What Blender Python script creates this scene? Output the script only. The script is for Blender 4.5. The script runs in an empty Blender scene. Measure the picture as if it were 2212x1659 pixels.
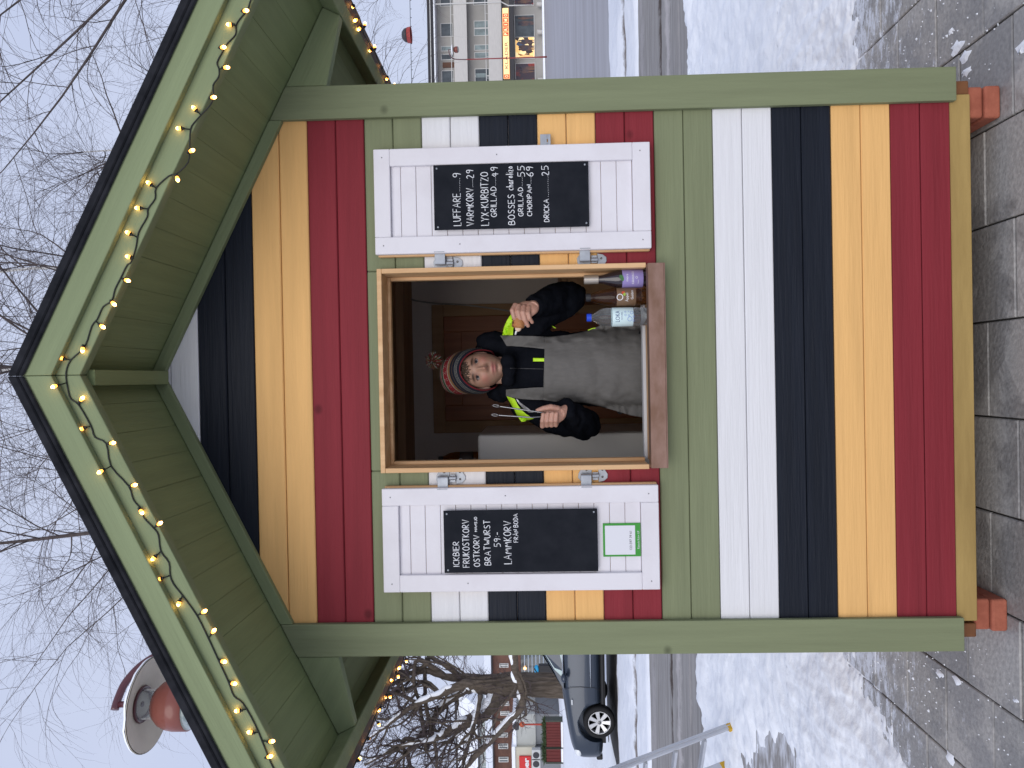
import bpy, math, random, mathutils
import numpy as np
from mathutils import Vector, Matrix, noise as mnoise
from mathutils.bvhtree import BVHTree
random.seed(7)
PI = math.pi
S = bpy.context.scene
COL = S.collection

# ------------------------------------------------------------------ camera
CAM = Vector((-0.0337, -2.6734, 1.675))
_a, _p, _r = 0.0080067, 0.0279192, -0.0191742
_F = Vector((-math.sin(_a)*math.cos(_p), math.cos(_a)*math.cos(_p), math.sin(_p)))
_R = Vector((math.cos(_a), math.sin(_a), 0)); _U = _R.cross(_F)
CR = _R*math.cos(_r)+_U*math.sin(_r); CU = -_R*math.sin(_r)+_U*math.cos(_r)
FOC = 1597.0
cam = bpy.data.cameras.new("camera"); camo = bpy.data.objects.new("camera", cam); COL.objects.link(camo)
# the photograph lies on its side: image right = world down, image up = world right
mx = Matrix.Identity(4)
for i in range(3):
    mx[i][0] = -CU[i]; mx[i][1] = CR[i]; mx[i][2] = -_F[i]; mx[i][3] = CAM[i]
camo.matrix_world = mx
cam.sensor_fit = 'HORIZONTAL'; cam.sensor_width = 36.0; cam.lens = 36.0*FOC/2212.0
cam.clip_start = 0.05; cam.clip_end = 1500
S.camera = camo

def W(px, py, y):
    """point on the plane y = const that stands at this place of the view"""
    d = _F + CR*((829.5-py)/FOC) + CU*((1106-px)/FOC)
    t = (y-CAM.y)/d.y
    return CAM + d*t

# ------------------------------------------------------------------ light
S.view_settings.view_transform = 'Standard'; S.view_settings.look = 'None'
S.view_settings.gamma = 1.0; S.view_settings.exposure = 0.0
SUN_EL, SUN_AZ = math.radians(22), math.radians(190)   # behind the camera, high, veiled
world = bpy.data.worlds.new("World"); S.world = world; world.use_nodes = True
nt = world.node_tree; nt.nodes.clear()
out = nt.nodes.new('ShaderNodeOutputWorld'); bg = nt.nodes.new('ShaderNodeBackground')
sky = nt.nodes.new('ShaderNodeTexSky'); sky.sky_type = 'NISHITA'; sky.sun_disc = False
sky.sun_elevation = SUN_EL; sky.sun_rotation = SUN_AZ; sky.dust_density = 4
tc = nt.nodes.new('ShaderNodeTexCoord'); nz = nt.nodes.new('ShaderNodeTexNoise')
nz.inputs['Scale'].default_value = 2.2; nz.inputs['Detail'].default_value = 4
mp = nt.nodes.new('ShaderNodeMapping'); mp.inputs['Scale'].default_value = (1, 1, 2.5)
nt.links.new(tc.outputs['Generated'], mp.inputs['Vector']); nt.links.new(mp.outputs['Vector'], nz.inputs['Vector'])
cr = nt.nodes.new('ShaderNodeValToRGB')
cr.color_ramp.elements[0].position = .3; cr.color_ramp.elements[0].color = (5.9, 6.6, 8.8, 1)
cr.color_ramp.elements[1].position = .7; cr.color_ramp.elements[1].color = (6.6, 7.2, 9.1, 1)
nt.links.new(nz.outputs['Fac'], cr.inputs['Fac'])
mixw = nt.nodes.new('ShaderNodeMixRGB'); mixw.inputs['Fac'].default_value = .93
nt.links.new(sky.outputs['Color'], mixw.inputs['Color1']); nt.links.new(cr.outputs['Color'], mixw.inputs['Color2'])
nt.links.new(mixw.outputs['Color'], bg.inputs['Color']); bg.inputs['Strength'].default_value = .1
nt.links.new(bg.outputs['Background'], out.inputs['Surface'])
sun = bpy.data.lights.new("sun", 'SUN'); sun.energy = 1.6; sun.angle = math.radians(50); sun.color = (1, .96, .9)
suno = bpy.data.objects.new("sun", sun); COL.objects.link(suno)
sd = Vector((math.sin(SUN_AZ)*math.cos(SUN_EL), math.cos(SUN_AZ)*math.cos(SUN_EL), math.sin(SUN_EL)))
suno.rotation_euler = sd.to_track_quat('Z', 'Y').to_euler()

# ------------------------------------------------------------------ materials
MATS = {}
def mat(name, col, rough=.6, col2=None, scale=5., stretch=(1, 1, 1), bump=0., bscale=None, metal=0., detail=6,
        lo=.35, hi=.65, spots=None, spot_scale=6., spot_w=.12, trans=0., emit=None, estr=0., coat=0., spec=.5, sss=0., fine=None, ior=1.45, alpha=None, rot=0.):
    if name in MATS: return MATS[name]
    m = bpy.data.materials.new(name); m.use_nodes = True; MATS[name] = m
    n = m.node_tree.nodes; l = m.node_tree.links; b = n['Principled BSDF']
    b.inputs['Roughness'].default_value = rough; b.inputs['Metallic'].default_value = metal
    b.inputs['Specular IOR Level'].default_value = spec
    b.inputs['IOR'].default_value = ior
    b.inputs['Transmission Weight'].default_value = trans; b.inputs['Coat Weight'].default_value = coat
    if sss: b.inputs['Subsurface Weight'].default_value = sss; b.inputs['Subsurface Radius'].default_value = (.02, .008, .004)
    col = tuple(col[:3])+(1,)
    if emit: b.inputs['Emission Color'].default_value = tuple(emit)+(1,); b.inputs['Emission Strength'].default_value = estr
    if alpha is not None: b.inputs['Alpha'].default_value = alpha
    b.inputs['Base Color'].default_value = col
    tc = n.new('ShaderNodeTexCoord'); mp = n.new('ShaderNodeMapping'); mp.inputs['Scale'].default_value = stretch
    if rot:
        mr = n.new('ShaderNodeMapping'); mr.inputs['Rotation'].default_value = (0, rot, 0); l.new(tc.outputs['Object'], mr.inputs['Vector']); l.new(mr.outputs['Vector'], mp.inputs['Vector'])
    else: l.new(tc.outputs['Object'], mp.inputs['Vector'])
    nz = n.new('ShaderNodeTexNoise'); nz.inputs['Scale'].default_value = scale; nz.inputs['Detail'].default_value = detail
    nz.inputs['Roughness'].default_value = .6
    l.new(mp.outputs['Vector'], nz.inputs['Vector'])
    cur = None
    if col2 is not None:
        r = n.new('ShaderNodeValToRGB'); r.color_ramp.elements[0].position = lo; r.color_ramp.elements[1].position = hi
        r.color_ramp.elements[0].color = col; r.color_ramp.elements[1].color = tuple(col2[:3])+(1,)
        l.new(nz.outputs['Fac'], r.inputs['Fac']); cur = r.outputs['Color']
    if spots is not None:
        v = n.new('ShaderNodeTexVoronoi'); v.inputs['Scale'].default_value = spot_scale
        mp2 = n.new('ShaderNodeMapping'); mp2.inputs['Scale'].default_value = (1, 1, 1.15)
        l.new(tc.outputs['Object'], mp2.inputs['Vector']); l.new(mp2.outputs['Vector'], v.inputs['Vector'])
        r2 = n.new('ShaderNodeValToRGB'); r2.color_ramp.elements[0].position = spot_w*.4; r2.color_ramp.elements[1].position = spot_w
        r2.color_ramp.elements[0].color = (1, 1, 1, 1); r2.color_ramp.elements[1].color = (0, 0, 0, 1)
        l.new(v.outputs['Distance'], r2.inputs['Fac'])
        mx = n.new('ShaderNodeMixRGB'); mx.inputs['Color1'].default_value = col; mx.inputs['Color2'].default_value = tuple(spots)+(1,)
        if cur: l.new(cur, mx.inputs['Color1'])
        l.new(r2.outputs['Color'], mx.inputs['Fac']); cur = mx.outputs['Color']
    if cur: l.new(cur, b.inputs['Base Color'])
    if bump:
        nb = n.new('ShaderNodeTexNoise'); nb.inputs['Scale'].default_value = bscale or scale*3; nb.inputs['Detail'].default_value = 5
        l.new(mp.outputs['Vector'], nb.inputs['Vector'])
        bp = n.new('ShaderNodeBump'); bp.inputs['Strength'].default_value = bump; bp.inputs['Distance'].default_value = .01 if fine is None else fine
        l.new(nb.outputs['Fac'], bp.inputs['Height']); l.new(bp.outputs['Normal'], b.inputs['Normal'])
    return m

def vmat(name, rough=.6, bump=0., bscale=50., sss=0., spec=.5):
    """surface whose own colours are stored on the mesh (knit pattern, skin tones, slab tones)"""
    m = mat(name, (.5, .5, .5), rough, bump=bump, bscale=bscale, sss=sss, spec=spec)
    n = m.node_tree.nodes; a = n.new('ShaderNodeVertexColor'); a.layer_name = 'Col'
    m.node_tree.links.new(a.outputs['Color'], n['Principled BSDF'].inputs['Base Color'])
    return m

def wood_paint(name, c, d=.82, axis='x', rough=.62, rot=0.):
    st = dict(x=(.5, 6, 9), z=(9, 6, .5), y=(9, .5, 9))[axis]
    c2 = tuple(v*d for v in c)
    return mat(name, c, rough, spec=.18, col2=c2, scale=2.6, stretch=st, bump=.55, bscale=11, lo=.3, hi=.72, spots=tuple(v*d*.62 for v in c), spot_scale=2.6, spot_w=.06, fine=.004, rot=rot)

GREEN = wood_paint('green_paint', (.222, .250, .145))
GREENZ = wood_paint('green_paint_upright', (.222, .252, .146), axis='z')
GREENY = wood_paint('green_paint_soffit', (.235, .292, .142), .82, axis='y')
GREENB = wood_paint('green_paint_barge', (.228, .275, .150), .84, rot=math.radians(-26.57))
GREENBL = wood_paint('green_paint_barge_left', (.228, .275, .150), .84, rot=math.radians(26.57))
RED = wood_paint('red_paint', (.25, .031, .042), .8)
YEL = wood_paint('yellow_paint', (.84, .50, .195), .84)
BLK = wood_paint('black_paint', (.014, .018, .028), .7, rough=.5)
WHT = wood_paint('white_paint', (.76, .765, .79), .92)
WHT2 = mat('shutter_white', (.73, .715, .755), .55, spec=.25, col2=(.62, .59, .62), scale=3, stretch=(1.2, 2, 1.2), bump=.25, bscale=20, lo=.45, hi=.85, spots=(.5, .46, .46), spot_scale=7, spot_w=.03, fine=.003)
PINE = mat('pine', (.72, .47, .25), .55, col2=(.56, .33, .155), scale=3, stretch=(7, 7, .6), bump=.2, bscale=10, fine=.002)
PINEX = mat('pine_lying', (.66, .42, .22), .55, col2=(.5, .29, .14), scale=3, stretch=(.6, 7, 7), bump=.2, bscale=10, fine=.002)
BEAMW = mat('treated_wood', (.42, .29, .10), .7, col2=(.30, .20, .065), scale=2, stretch=(.8, 4, 6), bump=.3, bscale=10, spots=(.12, .07, .03), spot_scale=2, spot_w=.06, fine=.003)
ENDW = mat('brown_wood', (.21, .085, .03), .7, col2=(.13, .05, .02), scale=6)
FELT = mat('roof_felt', (.010, .011, .014), .85, spec=.12, col2=(.024, .025, .030), scale=14, stretch=(1, 1, 1), bump=.4, bscale=60, fine=.004)
GUT = mat('brown_drip_board', (.07, .05, .04), .6)
COPPER = mat('copper_patina', (.20, .115, .080), .55, col2=(.29, .185, .15), scale=9, stretch=(1, 1, 2), metal=.6, lo=.3, hi=.6, spots=(.26, .19, .10), spot_scale=5, spot_w=.35)
GALV = mat('galvanised_steel', (.40, .43, .47), .5, col2=(.30, .32, .36), scale=18, metal=.6)
GREYW = mat('interior_wall', (.86, .79, .72), .8, col2=(.82, .75, .68), scale=2, bump=.1, bscale=90)
DARKWOOD = mat('interior_brown_wood', (.46, .27, .14), .6, col2=(.36, .20, .10), scale=2, stretch=(.8, 5, 8))
DOORW = mat('stained_door', (.42, .15, .06), .45, col2=(.30, .10, .04), scale=2.5, stretch=(7, 7, .6))
DOORF = mat('door_frame_pine', (.50, .31, .16), .6, col2=(.42, .25, .12), scale=2.5, stretch=(7, 7, .6))
SNOW = mat('snow', (.88, .91, .96), .75, col2=(.92, .94, .97), scale=2.5, bump=.35, bscale=9, lo=.3, hi=.7, fine=.05, spec=.3)
BRICKM = mat('red_brick', (.40, .125, .075), .85, col2=(.30, .085, .05), scale=18, bump=.5, bscale=70, fine=.004)
WHITEG = mat('white_enamel', (.70, .68, .64), .35, col2=(.66, .64, .61), scale=2)
CHALKB = mat('blackboard', (.012, .014, .019), .75, spec=.08, col2=(.018, .02, .026), scale=14)
CHALK = mat('chalk_white', (.85, .87, .9), .8, col2=(.8, .82, .86), scale=60)
CABLE = mat('black_cable', (.012, .016, .014), .5)
BULB = mat('lit_bulb', (1, .55, .15), .4, emit=(1, .36, .05), estr=4.)
BULBC = mat('lit_bulb_core', (1, .8, .4), .4, emit=(1, .50, .13), estr=17.)
ALU = mat('aluminium', (.60, .61, .63), .38, col2=(.5, .51, .54), scale=6, stretch=(1, 1, .2), metal=.7)
YPL = mat('yellow_plastic', (.55, .33, .02), .5)

# ------------------------------------------------------------------ mesh helpers
class MB:
    def __init__(s): s.v = []; s.f = []; s.m = []; s.c = None
    def add(s, vs, fs, m=0):
        o = len(s.v); s.v.extend([tuple(v) for v in vs]); s.f.extend([tuple(i+o for i in f) for f in fs]); s.m.extend([m]*len(fs)); return s
    def box(s, x0, x1, y0, y1, z0, z1, m=0):
        return s.add([(x, y, z) for x in (x0, x1) for y in (y0, y1) for z in (z0, z1)],
              [(0, 1, 3, 2), (4, 6, 7, 5), (0, 4, 5, 1), (2, 3, 7, 6), (0, 2, 6, 4), (1, 5, 7, 3)], m)
    def prism(s, poly, y0, y1, m=0):      # polygon in (x, z), extruded along y
        n = len(poly)
        a = sum(poly[i][0]*poly[(i+1) % n][1]-poly[(i+1) % n][0]*poly[i][1] for i in range(n))
        if a < 0: poly = poly[::-1]
        vs = [(x, y0, z) for x, z in poly]+[(x, y1, z) for x, z in poly]
        fs = [tuple(range(n)), tuple(range(2*n-1, n-1, -1))]+[(i, i+n, (i+1) % n+n, (i+1) % n) for i in range(n)]
        return s.add(vs, fs, m)
    def obox(s, c, ax, ay, az, m=0):      # oriented box: centre and three half-extent vectors
        c = Vector(c); ax = Vector(ax); ay = Vector(ay); az = Vector(az)
        vs = [c+ax*i+ay*j+az*k for i in (-1, 1) for j in (-1, 1) for k in (-1, 1)]
        return s.add(vs, [(0, 1, 3, 2), (4, 6, 7, 5), (0, 4, 5, 1), (2, 3, 7, 6), (0, 2, 6, 4), (1, 5, 7, 3)], m)
    def tube(s, pts, rad, n=8, m=0, cap=True, flat=None):
        pts = [Vector(p) for p in pts]; k = len(pts)
        if not hasattr(rad, '__len__'): rad = [rad]*k
        t = (pts[1]-pts[0]).normalized(); up = Vector((0, 0, 1)) if abs(t.z) < .9 else Vector((0, 1, 0))
        a = t.cross(up).normalized(); vs = []
        for i, p in enumerate(pts):
            t = (pts[min(i+1, k-1)]-pts[max(i-1, 0)])
            t = t.normalized() if t.length > 1e-9 else Vector((0, 0, 1))
            a = (a-t*a.dot(t)); a = a.normalized() if a.length > 1e-6 else t.orthogonal().normalized()
            b = t.cross(a)
            for j in range(n):
                w = 2*PI*j/n; vs.append(p+(a*math.cos(w)+b*math.sin(w))*rad[i])
        fs = [(i*n+j, i*n+(j+1) % n, (i+1)*n+(j+1) % n, (i+1)*n+j) for i in range(k-1) for j in range(n)]
        if cap: fs += [tuple(range(n-1, -1, -1)), tuple((k-1)*n+j for j in range(n))]
        return s.add(vs, fs, m)
    def lathe(s, prof, c=(0, 0, 0), n=24, m=0, axis=None, sx=1., sy=1., cap=True):   # prof: (r, h)
        c = Vector(c); q = Vector(axis).normalized().to_track_quat('Z', 'Y') if axis is not None else None
        vs = []
        for r, h in prof:
            for j in range(n):
                p = Vector((r*math.cos(2*PI*j/n)*sx, r*math.sin(2*PI*j/n)*sy, h))
                vs.append(c+(q @ p if q else p))
        k = len(prof)
        fs = [(i*n+j, i*n+(j+1) % n, (i+1)*n+(j+1) % n, (i+1)*n+j) for i in range(k-1) for j in range(n)]
        if cap and prof[0][0] > 1e-6: fs.append(tuple(range(n-1, -1, -1)))
        if cap and prof[-1][0] > 1e-6: fs.append(tuple((k-1)*n+j for j in range(n)))
        return s.add(vs, fs, m)
    def ball(s, c, r, n=12, m=0, rot=None):
        if not hasattr(r, '__len__'): r = (r, r, r)
        c = Vector(c); vs = []; k = max(4, n//2)
        for i in range(k+1):
            t = PI*i/k
            for j in range(n):
                p = Vector((r[0]*math.sin(t)*math.cos(2*PI*j/n), r[1]*math.sin(t)*math.sin(2*PI*j/n), r[2]*math.cos(t)))
                vs.append(c+(rot @ p if rot else p))
        fs = [(i*n+j, (i+1)*n+j, (i+1)*n+(j+1) % n, i*n+(j+1) % n) for i in range(k) for j in range(n)]
        return s.add(vs, fs, m)
    def build(s, name, mats, parent=None, smooth=False, bevel=0., origin=None, seg=1, merge=False, auto=None):
        me = bpy.data.meshes.new(name)
        vs = s.v
        if origin is not None: vs = [(v[0]-origin[0], v[1]-origin[1], v[2]-origin[2]) for v in vs]
        me.from_pydata(vs, [], s.f)
        for m in (mats if isinstance(mats, (list, tuple)) else [mats]): me.materials.append(m)
        me.polygons.foreach_set('material_index', s.m)
        if smooth: me.polygons.foreach_set('use_smooth', [True]*len(s.f))
        me.validate(); me.update()
        if s.c is not None:
            ca = me.color_attributes.new('Col', 'FLOAT_COLOR', 'POINT')
            ca.data.foreach_set('color', np.array([tuple(c)+(1,) for c in s.c], dtype=np.float32).ravel())
        o = bpy.data.objects.new(name, me); COL.objects.link(o)
        if origin is not None: o.location = origin
        if parent is not None:
            o.parent = parent
            if origin is None: o.matrix_parent_inverse = pinv(parent)
            else: o.matrix_parent_inverse = pinv(parent)
        if merge:
            w = o.modifiers.new('weld', 'WELD'); w.merge_threshold = 1e-5
        if bevel:
            b = o.modifiers.new('bevel', 'BEVEL'); b.width = bevel; b.segments = seg; b.limit_method = 'ANGLE'; b.angle_limit = .6
        return o

def pinv(p):
    m = Matrix.LocRotScale(p.location, p.rotation_euler, p.scale)
    if p.parent: m = (p.parent.matrix_basis @ p.matrix_parent_inverse) @ m
    return m.inverted()
def tag(o, label, cat, group=None, kind=None):
    if label: o['label'] = label
    if cat: o['category'] = cat
    if group: o['group'] = group
    if kind: o['kind'] = kind
    return o
def thing(name, label, cat, loc=(0, 0, 0), group=None):
    o = bpy.data.objects.new(name, None); COL.objects.link(o); o.location = loc; o.empty_display_size = .1
    return tag(o, label, cat, group)
def struct(o): o['kind'] = 'structure'; return o

def text_mb(mb, body, org, ux, uz, height, nrm, thick=.001, m=0, align='LEFT', width=None, bold=0., wrap=None):
    """letters of the built-in font as real meshes; org = baseline start, ux/uz = right/up"""
    cu = bpy.data.curves.new('t', 'FONT'); cu.body = body; cu.size = 1; cu.align_x = align; cu.offset = bold; cu.resolution_u = 3
    o = bpy.data.objects.new('t', cu); COL.objects.link(o)
    dg = bpy.context.evaluated_depsgraph_get(); dg.update()
    me = bpy.data.meshes.new_from_object(o.evaluated_get(dg)); COL.objects.unlink(o)
    org = Vector(org); ux = Vector(ux); uz = Vector(uz); nrm = Vector(nrm)
    sc = height/.72
    xs = [v.co.x for v in me.vertices]; sx = sc
    if width and xs:
        sx = width/(max(xs)-min(xs)); x0 = min(xs) if align == 'LEFT' else 0
    else: x0 = 0
    n = len(me.vertices); vs = []
    for v in me.vertices:
        x = (v.co.x-x0)*sx; z = v.co.y*sc
        if wrap: vs.append(wrap(x, z))
        else: vs.append(org+ux*x+uz*z+nrm*thick)
    mb.add(vs, [tuple(p.vertices) for p in me.polygons], m)
    bpy.data.objects.remove(o); bpy.data.curves.remove(cu); bpy.data.meshes.remove(me)

def fuse(mb, voxel, smooth=2, name='tmp'):
    """one continuous skin round overlapping shapes; returns (verts, faces)"""
    me = bpy.data.meshes.new(name); me.from_pydata(mb.v, [], mb.f); me.update()
    o = bpy.data.objects.new(name, me); COL.objects.link(o)
    r = o.modifiers.new('r', 'REMESH'); r.mode = 'VOXEL'; r.voxel_size = voxel
    if smooth: q = o.modifiers.new('s', 'SMOOTH'); q.factor = .5; q.iterations = smooth
    dg = bpy.context.evaluated_depsgraph_get(); dg.update()
    e = bpy.data.meshes.new_from_object(o.evaluated_get(dg))
    vs = [v.co.copy() for v in e.vertices]; fs = [tuple(p.vertices) for p in e.polygons]
    bpy.data.objects.remove(o); bpy.data.meshes.remove(me); bpy.data.meshes.remove(e)
    return vs, fs

# ================================================================== GROUND
def fbm(x, y, z=0., o=4): return mnoise.fractal(Vector((x, y, z)), 1., 2., o)
def grid_mesh(name, x0, x1, y0, y1, nx, ny, hf, m, smooth=True):
    xs = np.linspace(x0, x1, nx); ys = np.linspace(y0, y1, ny)
    vs = [(x, y, hf(x, y)) for y in ys for x in xs]
    fs = [(j*nx+i, j*nx+i+1, (j+1)*nx+i+1, (j+1)*nx+i) for j in range(ny-1) for i in range(nx-1)]
    b = MB(); b.add(vs, fs); return struct(b.build(name, m, smooth=smooth))
def sstep(a, b, x):
    t = max(0., min(1., (x-a)/(b-a))); return t*t*(3-2*t)

b = MB(); b.add([(-700, -60, -.03), (700, -60, -.03), (700, 900, -.03), (-700, 900, -.03)], [(0, 1, 2, 3)])
struct(b.build('ground', SNOW))
# paving slabs round the kiosk
PAVE = vmat('concrete_paving', .72, bump=.35, bscale=55)
def pave_shader():
    n = PAVE.node_tree.nodes; l = PAVE.node_tree.links; bs = n['Principled BSDF']
    vc = [q for q in n if q.type == 'VERTEX_COLOR'][0]; tcn = [q for q in n if q.type == 'TEX_COORD'][0]
    nz = n.new('ShaderNodeTexNoise'); nz.inputs['Scale'].default_value = 2.2; nz.inputs['Detail'].default_value = 9; nz.inputs['Roughness'].default_value = .65
    l.new(tcn.outputs['Object'], nz.inputs['Vector'])
    r = n.new('ShaderNodeValToRGB'); r.color_ramp.elements[0].position = .47; r.color_ramp.elements[1].position = .54
    r.color_ramp.elements[0].color = (.70, .70, .71, 1); r.color_ramp.elements[1].color = (1, 1, 1, 1)
    l.new(nz.outputs['Fac'], r.inputs['Fac'])
    mu = n.new('ShaderNodeMixRGB'); mu.blend_type = 'MULTIPLY'; mu.inputs['Fac'].default_value = 1
    l.new(vc.outputs['Color'], mu.inputs['Color1']); l.new(r.outputs['Color'], mu.inputs['Color2'])
    n2 = n.new('ShaderNodeTexNoise'); n2.inputs['Scale'].default_value = 60; n2.inputs['Detail'].default_value = 4
    l.new(tcn.outputs['Object'], n2.inputs['Vector'])
    r2 = n.new('ShaderNodeValToRGB'); r2.color_ramp.elements[0].position = .3; r2.color_ramp.elements[1].position = .7
    r2.color_ramp.elements[0].color = (.78, .78, .78, 1); r2.color_ramp.elements[1].color = (1.12, 1.12, 1.12, 1)
    l.new(n2.outputs['Fac'], r2.inputs['Fac'])
    m2 = n.new('ShaderNodeMixRGB'); m2.blend_type = 'MULTIPLY'; m2.inputs['Fac'].default_value = 1
    l.new(mu.outputs['Color'], m2.inputs['Color1']); l.new(r2.outputs['Color'], m2.inputs['Color2'])
    g = n.new('ShaderNodeNewGeometry'); sp = n.new('ShaderNodeSeparateXYZ'); l.new(g.outputs['Position'], sp.inputs[0])
    mf = n.new('ShaderNodeMapping'); mf.inputs['Scale'].default_value = (.45, 1.2, 1); l.new(g.outputs['Position'], mf.inputs['Vector'])
    nf = n.new('ShaderNodeTexNoise'); nf.inputs['Scale'].default_value = 13; nf.inputs['Detail'].default_value = 12; nf.inputs['Roughness'].default_value = .82; l.new(mf.outputs['Vector'], nf.inputs['Vector'])
    a_ = n.new('ShaderNodeMath'); a_.operation = 'MULTIPLY_ADD'; a_.inputs[1].default_value = 1.0; a_.inputs[2].default_value = -.80; l.new(sp.outputs['Y'], a_.inputs[0])
    b_ = n.new('ShaderNodeMath'); b_.operation = 'MULTIPLY_ADD'; b_.inputs[1].default_value = 5.2; b_.inputs[2].default_value = -2.65; l.new(nf.outputs['Fac'], b_.inputs[0])
    c_ = n.new('ShaderNodeMath'); c_.operation = 'ADD'; l.new(a_.outputs[0], c_.inputs[0]); l.new(b_.outputs[0], c_.inputs[1])
    d_ = n.new('ShaderNodeMath'); d_.operation = 'MULTIPLY'; d_.inputs[1].default_value = 2.6; d_.use_clamp = True; l.new(c_.outputs[0], d_.inputs[0])
    fm = n.new('ShaderNodeMixRGB'); fm.inputs['Color2'].default_value = (.70, .73, .79, 1); l.new(d_.outputs[0], fm.inputs['Fac']); l.new(m2.outputs['Color'], fm.inputs['Color1'])
    l.new(fm.outputs['Color'], bs.inputs['Base Color'])
    rr = n.new('ShaderNodeMapRange'); rr.inputs['From Min'].default_value = .47; rr.inputs['From Max'].default_value = .54
    rr.inputs['To Min'].default_value = .38; rr.inputs['To Max'].default_value = .8
    l.new(nz.outputs['Fac'], rr.inputs['Value']); l.new(rr.outputs['Result'], bs.inputs['Roughness'])
pave_shader()
b = MB(); b.c = []
for i in range(-22, 22):
    x0 = .14+.35*i; off = [-.07, .09, .24, .14][i % 4] if False else (-.07 if i % 2 == 0 else .09)
    for j in range(-14, 11):
        y0 = off+.315*j; t = random.uniform(.86, 1.1); dz = random.uniform(-.0025, .0025)
        g = .0035
        b.box(x0+g, x0+.35-g, y0+g, y0+.315-g, -.05, dz)
        b.c += [(.43*t, .415*t, .395*t)]*8
struct(b.build('paving', PAVE, bevel=.004))
b = MB(); b.add([(-8, -5, -.012), (8, -5, -.012), (8, 4, -.012), (-8, 4, -.012)], [(0, 1, 2, 3)])
struct(b.build('paving_bed', mat('joint_sand', (.06, .055, .05), .9, col2=(.035, .033, .03), scale=30)))
# trampled snow in front of the road: thins out raggedly over the slabs
def snow_h(x, y):
    e = (1.05 if x > 0 else 1.62-.95*sstep(1.1, 2.1, -x))+.22*fbm(x*.9, y*.4, 3.)+.25*fbm(x*2.8, y*.7, 13.)
    d = sstep(e-.95, e+1.15, y)
    w_ = (1-.9*d)*(1-sstep(1.7, 2.2, y)); h = -.034+.080*d+w_*(.010*fbm(x*20, y*34, 31.)+.012*fbm(x*9, y*15, 17.))
    h += (.5+.6*d)*.016*fbm(x*9, y*4, 1.)+.018*fbm(x*2.2, y*2.2, 5.)*d
    c = mnoise.cell(Vector((x*2.3, y*2.3, 0)))
    h -= .02*d*max(0, fbm(x*3.2, y*3.2, 8.))**1.0
    h += .05*sstep(4.35, 4.75, y)*(1-sstep(4.78, 5.0, y))*(.5+fbm(x*1.5, 0., 2.))
    h -= .14*sstep(4.78+.13*fbm(x*1.3, 0, 4.), 5.0+.13*fbm(x*1.3, 0, 4.), y)
    if x < -2.2:  # churned, muddy patch by the ladder
        u_ = (-(x+3.0)*.62+(y-2.9)*.78); v_ = ((x+3.0)*.78+(y-2.9)*.62); q = math.exp(-((u_/.85)**4+((v_+.15)/.30)**2)); h -= (.105+.06*fbm(x*4, y*9, 21.))*q
    return h
grid_mesh('snow_patch', -7.5, 7.5, 2.2, 5.1, 560, 170, snow_h, SNOW)
grid_mesh('snow_edge', -4.5, 4.5, .3, 2.2, 760, 190, snow_h, SNOW)
SLUSH = mat('slush', (.30, .285, .275), .8, col2=(.70, .72, .77), scale=9, stretch=(.5, 1.6, 1), bump=.5, bscale=16, lo=.42, hi=.62)
b = MB(); b.add([(-8, 1.9, .0065), (-2.2, 1.9, .0065), (-2.2, 4.7, .0065), (-8, 4.7, .0065)], [(0, 1, 2, 3)]); b.build('slush', SLUSH)['kind'] = 'structure'
# road with slushy bands along it
ROAD = mat('slushy_road', (.25, .238, .23), .8, spec=.2, col2=(.36, .345, .335), scale=3.2, stretch=(.25, 3.2, 1), bump=.45, bscale=20, lo=.35, hi=.62, fine=.02)
def band_shader(m, ys, colb, wid=.12, y_index=1, nscale=3.):
    """ridges of dirt or slush lying along the road at given distances (a real dirt pattern)"""
    n = m.node_tree.nodes; l = m.node_tree.links; bs = n['Principled BSDF']
    g = n.new('ShaderNodeNewGeometry'); sp = n.new('ShaderNodeSeparateXYZ'); l.new(g.outputs['Position'], sp.inputs[0])
    nz = n.new('ShaderNodeTexNoise'); nz.inputs['Scale'].default_value = nscale; nz.inputs['Detail'].default_value = 8; nz.inputs['Roughness'].default_value = .75
    l.new(g.outputs['Position'], nz.inputs['Vector'])
    src = bs.inputs['Base Color'].links[0].from_socket
    for y0, w, cc in [(q[0], q[1], q[2]) for q in ys]:
        s1 = n.new('ShaderNodeMath'); s1.operation = 'SUBTRACT'; s1.inputs[1].default_value = y0; l.new(sp.outputs['Y'], s1.inputs[0])
        a1 = n.new('ShaderNodeMath'); a1.operation = 'ABSOLUTE'; l.new(s1.outputs[0], a1.inputs[0])
        d1 = n.new('ShaderNodeMath'); d1.operation = 'DIVIDE'; d1.inputs[1].default_value = w; l.new(a1.outputs[0], d1.inputs[0])
        ad = n.new('ShaderNodeMath'); ad.operation = 'MULTIPLY_ADD'; ad.inputs[1].default_value = -3.2; ad.inputs[2].default_value = 2.35
        l.new(nz.outputs['Fac'], ad.inputs[0])
        su = n.new('ShaderNodeMath'); su.operation = 'SUBTRACT'; l.new(ad.outputs[0], su.inputs[0]); l.new(d1.outputs[0], su.inputs[1]); su.use_clamp = True
        mxn = n.new('ShaderNodeMixRGB'); mxn.inputs['Color2'].default_value = tuple(cc)+(1,)
        mm = n.new('ShaderNodeMath'); mm.operation = 'MULTIPLY'; mm.inputs[1].default_value = 1.6; mm.use_clamp = True; l.new(su.outputs[0], mm.inputs[0])
        l.new(mm.outputs[0], mxn.inputs['Fac']); l.new(src, mxn.inputs['Color1']); src = mxn.outputs['Color']
    l.new(src, bs.inputs['Base Color'])
band_shader(ROAD, [(6.15, .22, (.50, .47, .46)), (6.6, .14, (.08, .06, .05)), (5.5, .10, (.40, .37, .35)), (8.1, .25, (.38, .36, .36))], None)
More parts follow.
